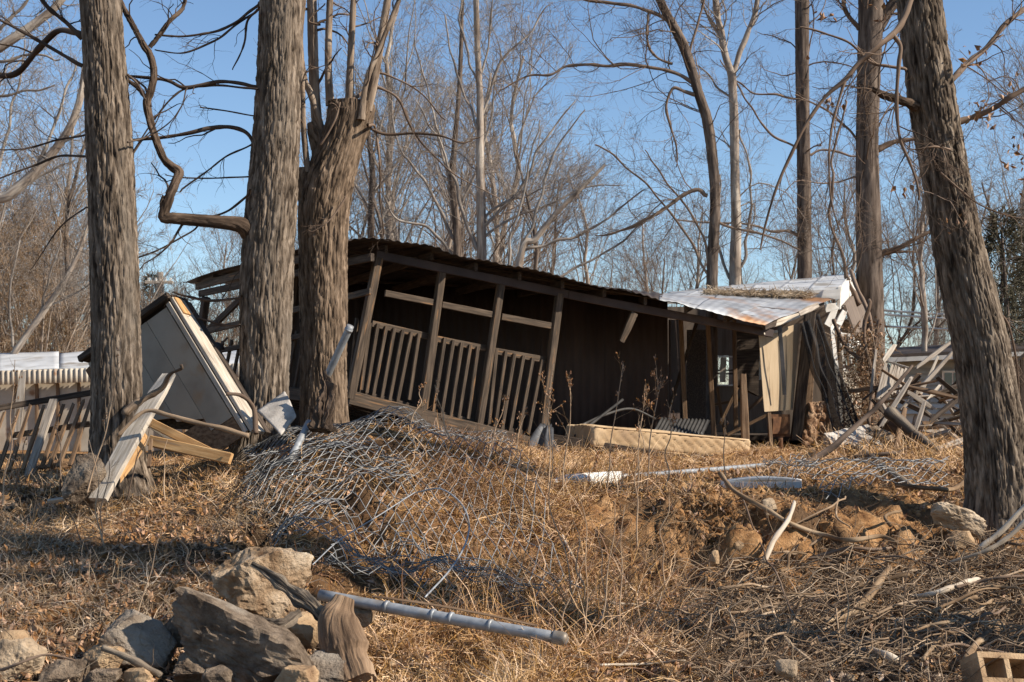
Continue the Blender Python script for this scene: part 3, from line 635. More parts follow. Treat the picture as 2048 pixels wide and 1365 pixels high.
# loose things round the wreck: each its own thing
def tagged(o, label, cat, group=None): return tag(o, label, cat, group)
# netting draped from the roof corner
def netf(u, v):
    top = P(1597, 648, 20.5) * (1 - u[..., None]) + P(1642, 628, 21.0) * u[..., None]
    mid = P(1640, 770, 20.6) * (1 - u[..., None]) + P(1676, 742, 20.9) * u[..., None]
    bot = P(1668, 868, 20.3) * (1 - u[..., None]) + P(1724, 866, 20.6) * u[..., None]
    v_ = v[..., None]; p = top * (1 - v_) ** 2 + mid * 2 * v_ * (1 - v_) + bot * v_ ** 2
    fold = np.sin(u * 21 + 2.5 * v + 2 * noise(np.stack([u * 3, v * 2, 0 * u], -1), 2)) * (.035 + .05 * v)
    return p + A(.25, -1, 0) * fold[..., None] + .05 * A(1, 0, 0) * noise(np.stack([u * 2, v * 5, 0 * u], -1), 6)[..., None]
tagged(sheet(netf, 46, 40, .003, M['net'], 'netting'), 'dark grey netting hanging in folds from the broken roof corner', 'netting')
# mattress
def mattress():
    a, b = P(1184, 873, 18.1), P(1504, 901, 18.9); X = unit(b - a); L = np.linalg.norm(b - a); D = unit(A(-.12, .99, .015)); D = unit(D - (D @ X) * X); Z = np.cross(X, D)
    Z = Z if Z[2] > 0 else -Z
    H, Wd = .27, .95; nu, nt_ = 90, 120
    per = np.linspace(0, 1, nt_, endpoint=False); rr = .055; pts = []; nor = []
    Wf = Wd / 2 - rr; Hf = H / 2 - rr; tot = 4 * (Wf + Hf) + 2 * math.pi * rr
    for q in per:      # rounded rectangle walk: the front side first
        d = q * tot; segs_ = [('l', 2 * Hf), ('a', math.pi * rr / 2), ('l', 2 * Wf), ('a', math.pi * rr / 2), ('l', 2 * Hf), ('a', math.pi * rr / 2), ('l', 2 * Wf), ('a', math.pi * rr / 2)]
        start = [(-Wf - rr, -Hf), (-Wf, Hf), (-Wf, Hf + rr), (Wf, Hf), (Wf + rr, Hf), (Wf, -Hf), (Wf, -Hf - rr), (-Wf, -Hf)]
        di = [(0, 1), None, (1, 0), None, (0, -1), None, (-1, 0), None]; ang0 = [0, math.pi, 0, math.pi / 2, 0, 0, 0, -math.pi / 2]; k = 0
        while d > segs_[k][1] and k < 7: d -= segs_[k][1]; k += 1
        if segs_[k][0] == 'l':
            pts.append((start[k][0] + di[k][0] * d, start[k][1] + di[k][1] * d)); nor.append((di[k][1] * -1, di[k][0]))
        else:
            an = ang0[k] - d / rr; pts.append((start[k][0] + rr * math.cos(an), start[k][1] + rr * math.sin(an))); nor.append((math.cos(an), math.sin(an)))
    pts = np.array(pts); nor = np.array(nor); u = np.linspace(0, L, nu)
    inset = np.minimum(1, np.sqrt(np.clip(1 - (1 - np.minimum(np.minimum(u, L - u) / .05, 1)) ** 2, 0, 1)) * .12 + .88)
    V = np.empty((nu, nt_, 3)); s_ = per * tot
    for i in range(nu):
        q1 = np.abs(((u[i] + s_ * 1.2) / .155) % 1 - .5) * 2; q2 = np.abs(((u[i] - s_ * 1.2) / .155) % 1 - .5) * 2
        pad = -.018 * np.maximum(np.exp(-(q1 / .13) ** 2), np.exp(-(q2 / .13) ** 2))
        sag = -.05 * math.sin(u[i] / L * 2.2) * 0
        pp = pts * inset[i] + nor * pad[:, None]
        V[i] = a + X * u[i] + D * (pp[:, 0:1] + Wd / 2) + Z * (pp[:, 1:2] + sag) + A(0, 0, .02) * noise(np.c_[u[i] * 1.5 + 0 * s_, s_ * 2, 0 * s_], 3)[:, None]
    i, s2 = np.meshgrid(np.arange(nu - 1), np.arange(nt_), indexing='ij'); n2 = (s2 + 1) % nt_
    F = np.stack([i * nt_ + s2, i * nt_ + n2, (i + 1) * nt_ + n2, (i + 1) * nt_ + s2], -1).reshape(-1, 4)
    g = Geo(); g.add(V, F)
    for k, row in ((0, V[0]), (nu - 1, V[-1])):
        g.add(np.vstack([row, row.mean(0)]), np.stack([np.arange(nt_), (np.arange(nt_) + 1) % nt_, np.full(nt_, nt_)], 1))
    root = thing('mattress', a, 'stained cream quilted mattress lying on its base before the dark doorway', 'mattress')
    put(g, 'cover', M['mattress'], root)
    for e in (.5, 1.0):   # the piped edge along top and bottom of the side
        q = np.array([a + X * (uu) + D * .03 + Z * (H / 2 * (1 if e == 1 else -1) * .93) for uu in np.linspace(.04, L - .04, 12)]); q[:, 1] -= .02
        g2 = Geo(); tube1(g2, q, .011, 6, 30); put(g2, 'piping', M['mattress'], root)
mattress()
# the frame timbers beneath it
fr = thing('broken_floor_frame', P(1300, 920, 18.3), 'broken timber floor frame under the stained mattress', 'timber frame')
for a, b, wd, y in (((1100, 878), (1375, 922), 20, 18.15), ((1180, 905), (1380, 930), 24, 18.3), ((1375, 922), (1520, 905), 9, 18.6), ((1290, 945), (1295, 915), 22, 18.2), ((1372, 912), (1508, 918), 8, 18.5), ((1375, 940), (1530, 945), 12, 18.9), ((1110, 900), (1190, 918), 18, 18.4)):
    pboard('timber', (*a, y), (*b, y + .1), wd, .05, M['wood_brown' if wd > 23 else 'wood_dark'], fr)
tagged(ribbed(P(1307, 860, 19.6), P(1405, 874, 19.8), P(1420, 842, 20.2), P(1322, 834, 20.1), 13, .012, 'corrugated_sheet', M['dark_metal'], nv=6, warp=.05), 'dark corrugated metal sheet leaning just behind the mattress', 'metal sheet')
box_ = thing('rusty_cabinet', P(1560, 874, 20.6), 'small rusty metal cabinet standing under the cream wall panel', 'cabinet')
box('cabinet_body', P(1541, 874, 20.6), P(1580, 874, 20.7), P(1580, 829, 20.7), P(1542, 829, 20.6), (.02, .35, 0), M['rust'], box_, 4, .004)
box('cabinet_door', P(1545, 868, 20.585), P(1576, 868, 20.675), P(1576, 834, 20.675), P(1546, 834, 20.585), (0, -.012, 0), M['rust'], box_, 4, .004)
g = Geo(); tube1(g, [P(1562, 925, 18.7), P(1561, 876, 18.7)], .03, 10); tagged(put(g, 'rusty_pipe', M['rust']), 'short rusty pipe standing upright right of the mattress', 'pipe')
ai = thing('angle_iron', P(1540, 930, 18.4), 'rusty bent angle iron lying before the short rusty pipe', 'angle iron')
pboard('flange', (1516, 908, 18.4), (1572, 930, 18.0), 9, .012, M['rust'], ai, n=(0, -.4, 1)); pboard('flange', (1517, 912, 18.4), (1573, 934, 18.0), 10, .012, M['dark_metal'], ai)
pboard('flange', (1535, 962, 17.9), (1532, 915, 18.2), 24, .012, M['rust'], ai)
# clutter on the porch
g = Geo(); tube1(g, [P(1165, 850, 18.9), P(1210, 830, 19.4), P(1262, 818, 19.9), P(1310, 838, 20.2)], .018, 8, 20); tagged(put(g, 'bent_tube', M['dark_metal']), 'bent grey metal tube in the shade behind the mattress', 'metal tube')
g = Geo(); tube1(g, [P(1150, 872, 18.6), P(1180, 850, 18.9), P(1245, 800, 19.8)], .02, 8, 20); tagged(put(g, 'dark_tube', M['dark_metal']), 'dark thin pole leaning on the ribbed brown wall', 'pole')
# black plastic sheet bundled at the end of the deck
def tarpf(u, v):
    th = u * 2 * np.pi; c0, c1 = P(1084, 925, 17.6), P(1093, 852, 18.1)
    c = c0 * (1 - v[..., None]) + c1 * v[..., None]; rx = (.20 - .13 * v) * (1 + .30 * np.sin(th * 5 + v * 4) + .15 * np.sin(th * 9)); ry = rx * .7
    return c + np.stack([rx * np.cos(th) - .12 * v * (1 - v), ry * np.sin(th), .03 * np.sin(th * 4)], -1)
tagged(sheet(tarpf, 60, 18, .004, M['tarp_black'], 'plastic_sheet'), 'crumpled black plastic sheet bundled at the end of the porch deck', 'plastic sheet')
# concrete slabs and debris at the right
tagged(box('concrete_slab', P(1690, 935, 18.6), P(1648, 866, 19.6), P(1735, 850, 20.4), P(1790, 922, 19.2), (0, .1, -.10), M['concrete'], None, 14, .02, 3), 'pale broken concrete slab tilted against the wreck', 'concrete slab')
tagged(box('concrete_slab', P(1765, 925, 19.3), P(1730, 856, 20.2), P(1775, 848, 20.4), P(1808, 915, 19.5), (0, .1, -.08), M['rock_grey'], None, 12, .02, 6), 'grey concrete slab leaning behind the paler broken slab', 'concrete slab')
deb = [((1902, 684), (1832, 736), 8, 'wood_grey', 20.0, 'pale grey stud topmost in the debris beside the leaning trunk'), ((1907, 703), (1800, 822), 9, 'wood_grey', 19.8, 'long grey stud crossing the debris below the topmost one'),
       ((1876, 714), (1836, 800), 6, 'wood_pale', 20.2, 'thin whitish strip standing between the pale studs'), ((1814, 772), (1916, 797), 9, 'wood_brown', 19.6, 'brown joist lying level across the debris heap'),
       ((1925, 790), (1858, 845), 11, 'wood_dark', 19.4, 'dark beam sloping down behind the leaning trunk'), ((1824, 754), (1760, 856), 9, 'wood_grey', 19.2, 'split grey timber sloping left out of the debris'),
       ((1790, 690), (1766, 724), 10, 'wood_pale', 20.4, 'short pale plank end sticking up behind the debris'), ((1770, 722), (1824, 738), 4, 'wood_pale', 20.4, 'thin pale lath across the short plank end'),
       ((1850, 800), (1828, 870), 9, 'wood_grey', 19.3, 'short grey board upright inside the debris heap'), ((1880, 770), (1845, 815), 7, 'wood_pale', 19.9, 'small pale board leaning beneath the brown joist'),
       ((1905, 830), (1960, 800), 10, 'wood_dark', 19.0, 'dark board passing behind the leaning trunk'), ((1810, 815), (1790, 905), 13, 'wood_brown', 19.0, 'brown broken post leaning over the dark log'),
       ((1752, 700), (1740, 800), 6, 'wood_grey', 20.6, 'grey lath standing by the vine tangle'), ((1760, 800), (1800, 872), 8, 'wood_grey', 19.6, 'grey board end fallen onto the concrete slabs'),
       ((1840, 880), (1900, 862), 9, 'wood_grey', 18.9, 'low grey board at the foot of the debris')]
for a, b, wd, m_, y, lb in deb: tagged(pboard('debris_board', (*a, y), (*b, y - .3), wd, .04, M[m_], n=(rng.normal(0, .4), -1, rng.normal(0, .4)), split=.08, split_a=.05, segs=3), lb, 'board', 'broken boards in the debris heap')
rh = np.random.default_rng(77)
for k in range(34):
    x, y, Y = rh.uniform(1745, 1945), rh.uniform(770, 895), rh.uniform(19.0, 21); a = rh.uniform(-1.2, 1.2) + (math.pi if k % 2 else 0); l = rh.uniform(30, 75); mm = ['wood_dark', 'wood_grey', 'wood_brown', 'wood_dark', 'wood_grey'][k % 5]
    tagged(pboard('debris_board', (x - l * math.cos(a), min(905, y - l * math.sin(a) * .7), Y), (x + l * math.cos(a), min(905, y + l * math.sin(a) * .7), Y + rh.uniform(-.5, .5)), rh.uniform(5, 12), .03, M[mm], n=(rh.normal(0, .6), -1, rh.normal(0, .6)), split=.1, split_a=.06), {'wood_dark': 'dark', 'wood_grey': 'grey', 'wood_brown': 'brown'}[mm] + ' broken scrap board jammed in the debris heap', 'board', 'broken boards in the debris heap')
wc = thing('plank_panel', P(1790, 790, 20), 'grey weathered wall section of narrow planks fallen in the debris', 'wall section')
for k in range(7):
    f = k / 6; pboard('plank', (1755 + f * 40, 790 - f * 14 + 8, 20.0 + f * .3), (1772 + f * 40, 726 + f * 12, 20.3 + f * .3), 7.5, .02, M['wood_grey'], wc, split=.04)
# logs and long branches lying about
def pstick(name, pl, w0, w1, m, label, cat, Y=None, off=.03, group=None, sides=9, rough=.012, n=None):
    """a stick through photo points; depth from the ground unless given"""
    pts = []
    for q in pl:
        if len(q) == 3: pts.append(P(*q))
        else: h = HIT(*q); pts.append(h + A(0, -.02, off))
    pts = np.array(pts); Ym = pts[:, 1].mean(); rad = np.linspace(w0, w1, len(pts)) / 2 * Ym / FPX
    g = Geo(); tube1(g, pts, rad, sides, n or len(pts) * 8, rough=rough)
    return tag(put(g, name, m), label, cat, group)
pstick('fallen_branch', [(1824, 732, 18.6), (1788, 776, 18.2), (1752, 815, 17.7), (1715, 849, 17.2), (1650, 905, 16.4), (1576, 948, 15.6), (1528, 972, 15.0)], 7, 15, M['twig_dark'], 'long dark fallen branch propped across the front of the wreck', 'branch')
pstick('log', [(1780, 826, 18.6), (1810, 850, 18.4), (1850, 884, 18.0), (1911, 934, 17.2)], 26, 13, M['drift_wood'], 'weathered split log sloping down from the debris to the ground', 'log', rough=.03, sides=14)
pstick('log', [(1770, 838, 19.1), (1805, 858, 19.0), (1835, 892, 18.8), (1858, 902, 18.7)], 36, 26, M['twig_dark'], 'thick dark log end under the weathered split log', 'log', rough=.03, sides=14)
pstick('fallen_branch', [(1698, 905), (1740, 925), (1790, 965), (1830, 990)], 20, 9, M['drift_wood'], 'grey rotten branch on the ground before the concrete slab', 'branch', off=.06, rough=.03)
pstick('fallen_branch', [(1690, 925), (1760, 918), (1800, 912), (1825, 890)], 8, 5, M['twig_dark'], 'thin dark branch on the ground below the concrete slabs', 'branch', off=.05)

# ------------------------------------------------------------------ pipes, gutter, foam on the bank top
def pipe(name, a, b, rad, label, m='galv', rings=(), capend=False):
    root = thing(name, a, label, 'pipe'); a = np.asarray(a, float); b = np.asarray(b, float)
    g = Geo(); tube1(g, [a, a * .5 + b * .5 + A(0, 0, -.004), b], rad, 18, 14); put(g, 'tube', M[m], root)
    X = unit(b - a); L = np.linalg.norm(b - a)
    for f in rings:
        g = Geo(); c = a + (b - a) * f; tube1(g, [c - X * .011, c + X * .011], rad * 1.13, 18, 3); put(g, 'band', M[m], root)
    if capend:
        g = Geo(); q = np.array([b - X * .05, b + X * .015, b + X * .035, b + X * .047]); tube1(g, q, [rad * 1.15, rad * 1.15, rad * .9, rad * .3], 18, 12); put(g, 'end_cap', M[m], root)
    return root
pa, pb = P(640, 1190, 9.4), P(1122, 1277, 8.8)
pipe('fence_post', pa, pb, .036, 'galvanised steel fence post with rings and rounded cap lying below the netting mound', rings=(.29, .485, .56, .72), capend=True)
pipe('fence_rail', P(648, 766, 13.75), P(701, 652, 13.55), .036, 'short galvanised steel pipe leaning upright beside the pollard trunk', rings=(.93,))
pipe('fence_rail', P(578, 925, 13.0), P(618, 845, 13.5), .034, 'galvanised pipe half buried at the mound under the chain link')
pipe('fence_rail', PG(1235, 964, .05), PG(1530, 941, .06), .027, 'thin grey pipe lying along the bank top below the mattress')
pipe('fence_rail', PG(1848, 911, .06), PG(1935, 902, .06), .03, 'grey pipe on the ground left of the leaning trunk')
gt = thing('gutter', P(1520, 980, 14.3), 'white vinyl gutter lying on the bank top at right', 'gutter')
def gut(u, v):
    a, b = PG(1443, 976, .06), PG(1600, 978, .08); c = a * (1 - u[..., None]) + b * u[..., None]; an = (v - .5) * 3.6
    z = -.04 * np.cos(an) + .035 * np.sin(u * 3)
    return c + np.stack([0 * u, .075 * np.sin(an), z], -1)
sheet(gut, 20, 14, .004, M['vinyl_white'], 'trough', gt)
board('lip', PG(1443, 978, .04) + A(0, -.07, 0), PG(1600, 980, .05) + A(0, -.07, 0), .06, .012, M['vinyl_white'], gt, segs=3)
tagged(box('foam_board', PG(1088, 972, .0), PG(1241, 968, .0), PG(1241, 968, .09), PG(1130, 970, .06), (.02, .16, .03), M['foam'], None, 14, .012, 3), 'bright white broken foam board on the bank top', 'foam board')

# ------------------------------------------------------------------ left side: fallen wall panel, lumber, railing
TL, TR, BR = P(172, 720, 14.98), P(343, 597, 14.55), P(504, 862, 13.8); BL = TL + BR - TR
fw = thing('fallen_wall_section', BR, 'white panelled wall section with timber edge fallen against a trunk', 'wall section')
ux, uy = TR - TL, BR - TR; nf = unit(np.cross(uy, ux)); nf = nf if nf[1] < 0 else -nf
def at(u, v, d=0): return TL + ux * u + uy * v + nf * d
low = (.56, .66, .77, .86)
for k in range(4):     # sheets of the white face, torn off lower to the left
    u0, u1 = k / 4 * .92, (k + 1) / 4 * .92 - .004
    box('white_panel', at(u0, low[k] - (.08 if k < 3 else 0), .0), at(u1, low[k], .0), at(u1, .03, .0), at(u0, .03, .0), -nf * .02, M['panel_white'], fw, 4, .002, k)
for k in (2, 3):
    u0, u1 = k / 4 * .92, (k + 1) / 4 * .92
    box('brown_base', at(u0, .86 + (k - 2) * .135, -.004), at(u1, .995, -.004), at(u1, low[k] + .004, -.004), at(u0, low[k] + .004, -.004), -nf * .02, M['wood_brown'], fw, 3)
un = unit(ux)
board('edge_strip', at(.955, .02, .012), at(.955, .99, .012), .05, .025, M['wood_pale'], fw, n=nf, segs=3)
board('edge_timber', at(1.0, .0, -.09), at(1.0, 1.0, -.09), .20, .04, M['wood_pale'], fw, n=un, segs=4, label='sunlit weathered edge timber')
board('edge_timber', at(1.0, .0, -.245), at(1.0, 1.0, -.245), .08, .05, M['wood_dark'], fw, n=un, segs=3)
board('corner_block', at(1.012, .005, -.06), at(1.012, .13, -.06), .11, .045, M['wood_fresh'], fw, n=un)
board('top_board', at(-.04, -.02, .02), at(1.0, -.02, .02), .07, .06, M['wood_dark'], fw, n=nf, segs=3)
board('top_board', at(-.04, -.02, -.14), at(1.01, -.02, -.14), .25, .04, M['wood_dark'], fw, n=-uy, segs=3)
board('top_board', at(-.05, .03, -.1), at(-.05, .4, -.1), .10, .08, M['wood_brown'], fw, n=nf)
box('back_sheet', at(0, .5, -.26), at(.98, .98, -.26), at(.98, 0, -.26), at(0, 0, -.26), -nf * .01, M['wood_dark'], fw, 2)
for k in range(3):
    g = Geo(); q = [P(281 - k * 3, 612 + k * 6, 14.8), P(276 - k * 2, 640, 14.6), P(272 + k, 690, 14.35), P(275 + k * 2, 715 + k * 4, 14.3)]; tube1(g, q, .004, 5, 20); put(g, 'loose_wire', M['galv_wire'], fw)
def lum(name, p, q, wd, th, m, lb, **k): return tagged(pboard(name, p, q, wd, th, M[m], **k), lb, 'board', 'broken lumber by the left trunk')
lum('broken_plank', (196, 1000, 12.7), (345, 738, 13.7), 42, .05, 'wood_pale', 'wide splintered plank standing against the left trunk, bark still on top', n=(-.4, -1, .1), split=.16, segs=5, bow=.02)
lum('broken_plank', (235, 955, 12.9), (292, 862, 13.2), 30, .04, 'wood_fresh', 'short orange board half hidden behind the splintered plank', n=(.5, -1, .0), split_a=.12, split=.1, segs=3)
lum('broken_plank', (282, 836, 13.6), (420, 905, 13.3), 18, .05, 'wood_fresh', 'orange timber sloping down below the white wall section, upper of two', n=(0, -1, .2))
lum('broken_plank', (300, 882, 13.4), (462, 918, 13.1), 22, .05, 'wood_fresh', 'orange timber sloping down below the white wall section, lower of two', n=(0, -1, .25))
lum('broken_plank', (300, 845, 13.7), (350, 880, 13.5), 20, .03, 'wood_pale', 'pale board end wedged between the two orange timbers', n=(0, -1, .2), split=.05)
lum('broken_plank', (140, 985, 13.0), (175, 925, 13.2), 13, .03, 'wood_pale', 'small pale plank leaning left of the grey concrete chunk', n=(.2, -1, 0), split=.06, split_a=.05)
lum('broken_plank', (96, 1003, 12.9), (150, 995, 12.9), 8, .03, 'wood_pale', 'short pale stick of lumber flat on the ground at left', n=(0, -.5, 1))
rock('concrete_chunk', 178, 960, 86, 104, 12.85, M['rock_grey'], 'grey concrete chunk at the foot of the splintered plank', 61, roll=24, cat='concrete chunk', planes=10)
lum('broken_plank', (298, 935, 13.0), (302, 880, 13.25), 7, .03, 'wood_brown', 'thin brown stake upright under the orange timbers')
# splintered bark at the top of the plank
pstick('torn_branch', [(250, 830, 13.1), (290, 800, 13.2), (325, 775, 13.2), (338, 748, 13.1), (362, 730, 13.0)], 16, 5, M['bark_brown'], 'torn branch with ragged bark resting across the splintered plank', 'branch', rough=.03)
pstick('fallen_branch', [(235, 872, 12.9), (290, 826, 13.0), (340, 832, 13.0), (400, 848, 13.0), (455, 862, 13.0), (498, 872, 13.0)], 7, 10, M['twig_pale'], 'pale bent branch arching over the orange timbers', 'branch')
pstick('fallen_branch', [(452, 788, 13.4), (485, 793, 13.5), (508, 818, 13.6), (512, 868, 13.5)], 8, 10, M['twig_mid'], 'crooked brown branch beside the white sheet piece', 'branch')
def shf(u, v):
    p = quad(P(514, 824, 13.75), P(562, 872, 13.4), P(592, 835, 13.6), P(570, 784, 13.95))(u, v); return p + A(.3, -.9, .3) * (.04 * np.sin(u * 3) + .012 * fbm(p * 8, 2, 4))[..., None]
tagged(sheet(shf, 16, 16, .02, M['concrete'], 'white_sheet'), 'piece of whitish weathered board standing at the mound foot of the middle trunk', 'board piece')
# broken railing far left
rl = thing('broken_railing', P(80, 950, 16), 'broken brown wooden railing leaning over at the far left', 'railing')
pboard('top_rail', (-60, 826, 16.0), (182, 786, 16.4), 12, .05, M['wood_dark'], rl, segs=3); pboard('bottom_rail', (-80, 960, 15.6), (170, 925, 15.9), 14, .05, M['wood_brown'], rl, segs=3)
pboard('mid_rail', (20, 872, 15.95), (180, 848, 16.2), 12, .05, M['wood_brown'], rl, segs=3)
for k, x in enumerate((-20, 10, 38, 62, 88, 128, 148, 168, 184)):
    pboard('slat', (x - 42 - rng.uniform(0, 10), 948 - k * 2, 15.6), (x, 822 - x * .13 + rng.uniform(-6, 6), 16.1), 8.5, .03, M['wood_brown'], rl, n=(-.3, -1, 0), split=.03)
pboard('slat', (52, 965, 15.4), (108, 800, 16.0), 17, .04, M['wood_grey'], rl, n=(-.2, -1, 0), label='wide pale grey slat of the broken railing')
tagged(pboard('leaning_board', (32, 880, 17.4), (46, 745, 17.6), 17, .02, M['wood_grey'], split=.06), 'grey board standing behind the broken railing', 'board')
# lantern under the porch rail
def bowl(u, v):
    an = u * 2 * np.pi; ph = v * np.pi / 2; c = P(432, 700, 19.4)
    return c + .115 * np.stack([np.cos(an) * np.cos(ph), np.sin(an) * np.cos(ph), np.sin(ph) * .9], -1)
kl = thing('lamp', P(432, 700, 19.4), 'dark round dome lamp under the porch side rail', 'lamp')
sheet(bowl, 25, 9, .006, M['dark_metal'], 'lamp_shade', kl); pboard('lamp_arm', (432, 700, 19.4), (455, 676, 19.3), 4, .02, M['dark_metal'], kl); pboard('lamp_arm', (430, 702, 19.4), (433, 735, 19.4), 5, .02, M['dark_metal'], kl)

# ------------------------------------------------------------------ background buildings, pole, wires
tr = thing('trailer', P(100, 880, 24.5), 'pale trailer with white roof and rusty corrugated skirt beyond the railing', 'trailer')
for k in range(6):
    x0, x1 = -260 + k * 126, -260 + (k + 1) * 126
    def fn(u, v, x0=x0, x1=x1):
        p = quad(P(x0, 742 - (x0 - 0) * .03, 24.5), P(x1, 742 - x1 * .03, 24.5), P(x1, 704 - x1 * .02, 27.2), P(x0, 708 - x0 * .02, 27.2))(u, v); p[..., 2] += .03 * np.sin(v * 3) + .02 * fbm(p * .8, 2, 3); return p
    sheet(fn, 12, 8, .004, M['roof_white'], 'roof_panel', tr)
    ribbed(P(x0, 770 - x0 * .03, 24.42), P(x1, 770 - x1 * .03, 24.42), P(x1, 742 - x1 * .03, 24.46), P(x0, 742 - x0 * .03, 24.46), 12, .02, 'corrugated_fascia', M['trailer_wall'], tr)
    for j in range(3):
        a, b = x0 + j * 42, x0 + j * 42 + 38
        box('wall_panel', P(a, 905, 24.6), P(b, 905, 24.6), P(b, 768 - b * .03, 24.6), P(a, 768 - a * .03, 24.6), (0, .03, 0), M['trailer_wall'], tr, 3, .006, k * 3 + j)
        pboard('batten', (a - 2, 905, 24.58), (a - 2, 768 - a * .03, 24.58), 6, .05, M['wood_brown'], tr)
box('end_wall', P(496, 900, 24.6), P(500, 900, 27), P(500, 694, 27.0), P(496, 720, 24.6), (-.04, 0, 0), M['trailer_wall'], tr, 2)
hs = thing('house', P(1900, 840, 38), 'low grey sided house with white trimmed window behind the leaning trunk', 'house')
for k in range(9):
    y0, y1 = 828 - k * 11.5, 828 - (k + 1) * 11.5
    box('siding_board', P(1795, y0, 37.9), P(2180, y0, 37.9), P(2180, y1, 38.0), P(1795, y1, 38.0), (0, .02, 0), M['siding'], hs, 2)
box('wall', P(1795, 850, 38.08), P(2180, 850, 38.08), P(2180, 700, 38.08), P(1795, 712, 38.08), (0, .1, 0), M['siding'], hs, 2)
box('eave', P(1770, 725, 37.0), P(2200, 705, 37.0), P(2200, 697, 37.0), P(1770, 716, 37.0), (0, 1.2, .02), M['siding'], hs, 2)
box('roof', P(1770, 715.6, 37.0), P(2200, 696.6, 37.0), P(2200, 676, 42), P(1800, 700, 42), (0, 0, .08), M['roof_dark'], hs, 2)
wn = box('window', P(1884, 802, 37.86), P(1924, 802, 37.86), P(1924, 742, 37.86), P(1884, 742, 37.86), (0, .03, 0), M['white_paint'], hs, 2)
box('window_pane', P(1889, 798, 37.845), P(1904, 798, 37.845), P(1904, 746, 37.845), P(1889, 746, 37.845), (0, .012, 0), M['glass_dark'], hs, 2)
box('window_pane', P(1907, 798, 37.845), P(1921, 798, 37.845), P(1921, 746, 37.845), P(1907, 746, 37.845), (0, .012, 0), M['glass_dark'], hs, 2)
shd = thing('shed', P(2060, 790, 24), 'dark shed with sloping roof at the right edge behind the leaning trunk', 'shed')
box('shed_roof', P(2018, 740, 23), P(2130, 640, 23), P(2140, 630, 26), P(2030, 730, 26), (0, 0, .06), M['roof_dark'], shd, 3)
for k in range(6): pboard('plank', (2030 + k * 20, 850, 23.4), (2030 + k * 20, 735 - k * 16, 23.4), 19, .03, M['wood_dark'], shd)
up = thing('utility_pole', P(322, 830, 60), 'distant wooden utility pole with crossarm above the fallen wall section', 'utility pole')
g = Geo(); tube1(g, [P(322, 845, 60), P(321, 545, 60)], .13, 10); put(g, 'pole', M['wood_grey'], up)
pboard('crossarm', (291, 565, 59.8), (346, 565, 59.8), 6, .12, M['wood_pale'], up)
for x in (297, 312, 331, 341): pboard('insulator', (x, 563, 59.8), (x, 556, 59.8), 3.5, .07, M['white_paint'], up)
for k, (y0, y1, lb) in enumerate(((614, 632, 'upper pale overhead cable crossing behind the right hand trees'), (622, 640, 'middle pale overhead cable crossing behind the right hand trees'), (646, 658, 'lowest pale overhead cable crossing behind the right hand trees'))):
    g = Geo(); q = np.array([P(x, y0 + (y1 - y0) * (x - 1760) / 290 , 45) for x in np.linspace(1500, 2300, 9)]); q[:, 2] -= .12 * np.sin(np.linspace(0, np.pi, 9)); tube1(g, q, .034, 6, 30); tagged(put(g, 'cable', M['white_paint']), lb, 'cable', 'overhead cables at right')
for k, (y, lb) in enumerate(((602, 'upper overhead cable seen left of the left trunk'), (620, 'lower overhead cable seen left of the left trunk'))):
    g = Geo(); q = np.array([P(x, y + x * .02, 55) for x in np.linspace(-300, 330, 8)]); tube1(g, q, .025, 6, 24); tagged(put(g, 'cable', M['wood_pale']), lb, 'cable', 'overhead cables at left')

# ------------------------------------------------------------------ boulders and stones
BG = 'boulders at the foot of the bank'
rock('boulder', 520, 1172, 192, 150, 9.7, M['limestone'], 'large tan limestone boulder topmost beside the lying fence post', 3, group=BG, rough=.11, fine=.035, planes=11, roll=6)
rock('boulder', 495, 1296, 345, 138, 8.75, M['rock_grey'], 'largest flat grey boulder sloping down to the bottom edge', 12, depth=.7, roll=24, group=BG, rough=.05, planes=12)
rock('boulder', 278, 1286, 140, 108, 8.85, M['rock_grey'], 'angular grey boulder left of the largest flat boulder', 14, roll=22, group=BG, planes=10)
rock('boulder', 22, 1335, 124, 118, 8.6, M['rock_pale'], 'pale grey boulder in the bottom left corner', 17, group=BG, planes=12, roll=10)
rock('boulder', 208, 1322, 90, 62, 8.7, M['rock_tan'], 'dark brown low rock between the pale and the angular boulders', 21, group=BG, planes=9)
rock('boulder', 432, 1356, 66, 50, 8.35, M['rock_grey'], 'small pale speckled rock below the largest flat boulder', 22, group=BG, rough=.1, planes=10, lvl=3)
rock('boulder', 275, 1356, 64, 44, 8.35, M['rock_tan'], 'small tan rock on the bottom edge under the angular boulder', 23, group=BG, planes=10, lvl=3)
rock('boulder', 610, 1262, 90, 70, 9.2, M['rock_tan'], 'tan rock wedged behind the wooden stump', 24, group=BG, planes=9, lvl=3)
rock('boulder', 726, 1232, 60, 60, 9.35, M['limestone'], 'small pale limestone rock under the lying fence post', 25, group=BG, planes=9, lvl=3)
SG = 'stones by the leaning trunk'
rock('stone', 1908, 1040, 108, 58, 12.15, M['rock_pale'], 'pale tan stone resting against the leaning trunk, upper of two', 31, roll=18, group=SG, cat='stone', rough=.08)
rock('stone', 1922, 1083, 56, 42, 11.9, M['rock_tan'], 'smooth tan stone below the pale one by the leaning trunk', 32, group=SG, cat='stone', lvl=3, rough=.02)
rock('stone', 1540, 1018, 28, 44, 12.35, M['rock_pale'], 'white stone stuck in the lip of the earth scarp', 33, cat='stone', lvl=3, roll=-15)
rock('stone', 1494, 1098, 56, 50, 11.9, M['rock_tan'], 'brown stone half buried in the middle of the scarp', 34, cat='stone', lvl=3)
rock('stone', 1428, 1118, 22, 36, 11.6, M['rock_tan'], 'small upright brown stone left of the half buried one', 35, cat='stone', lvl=3)
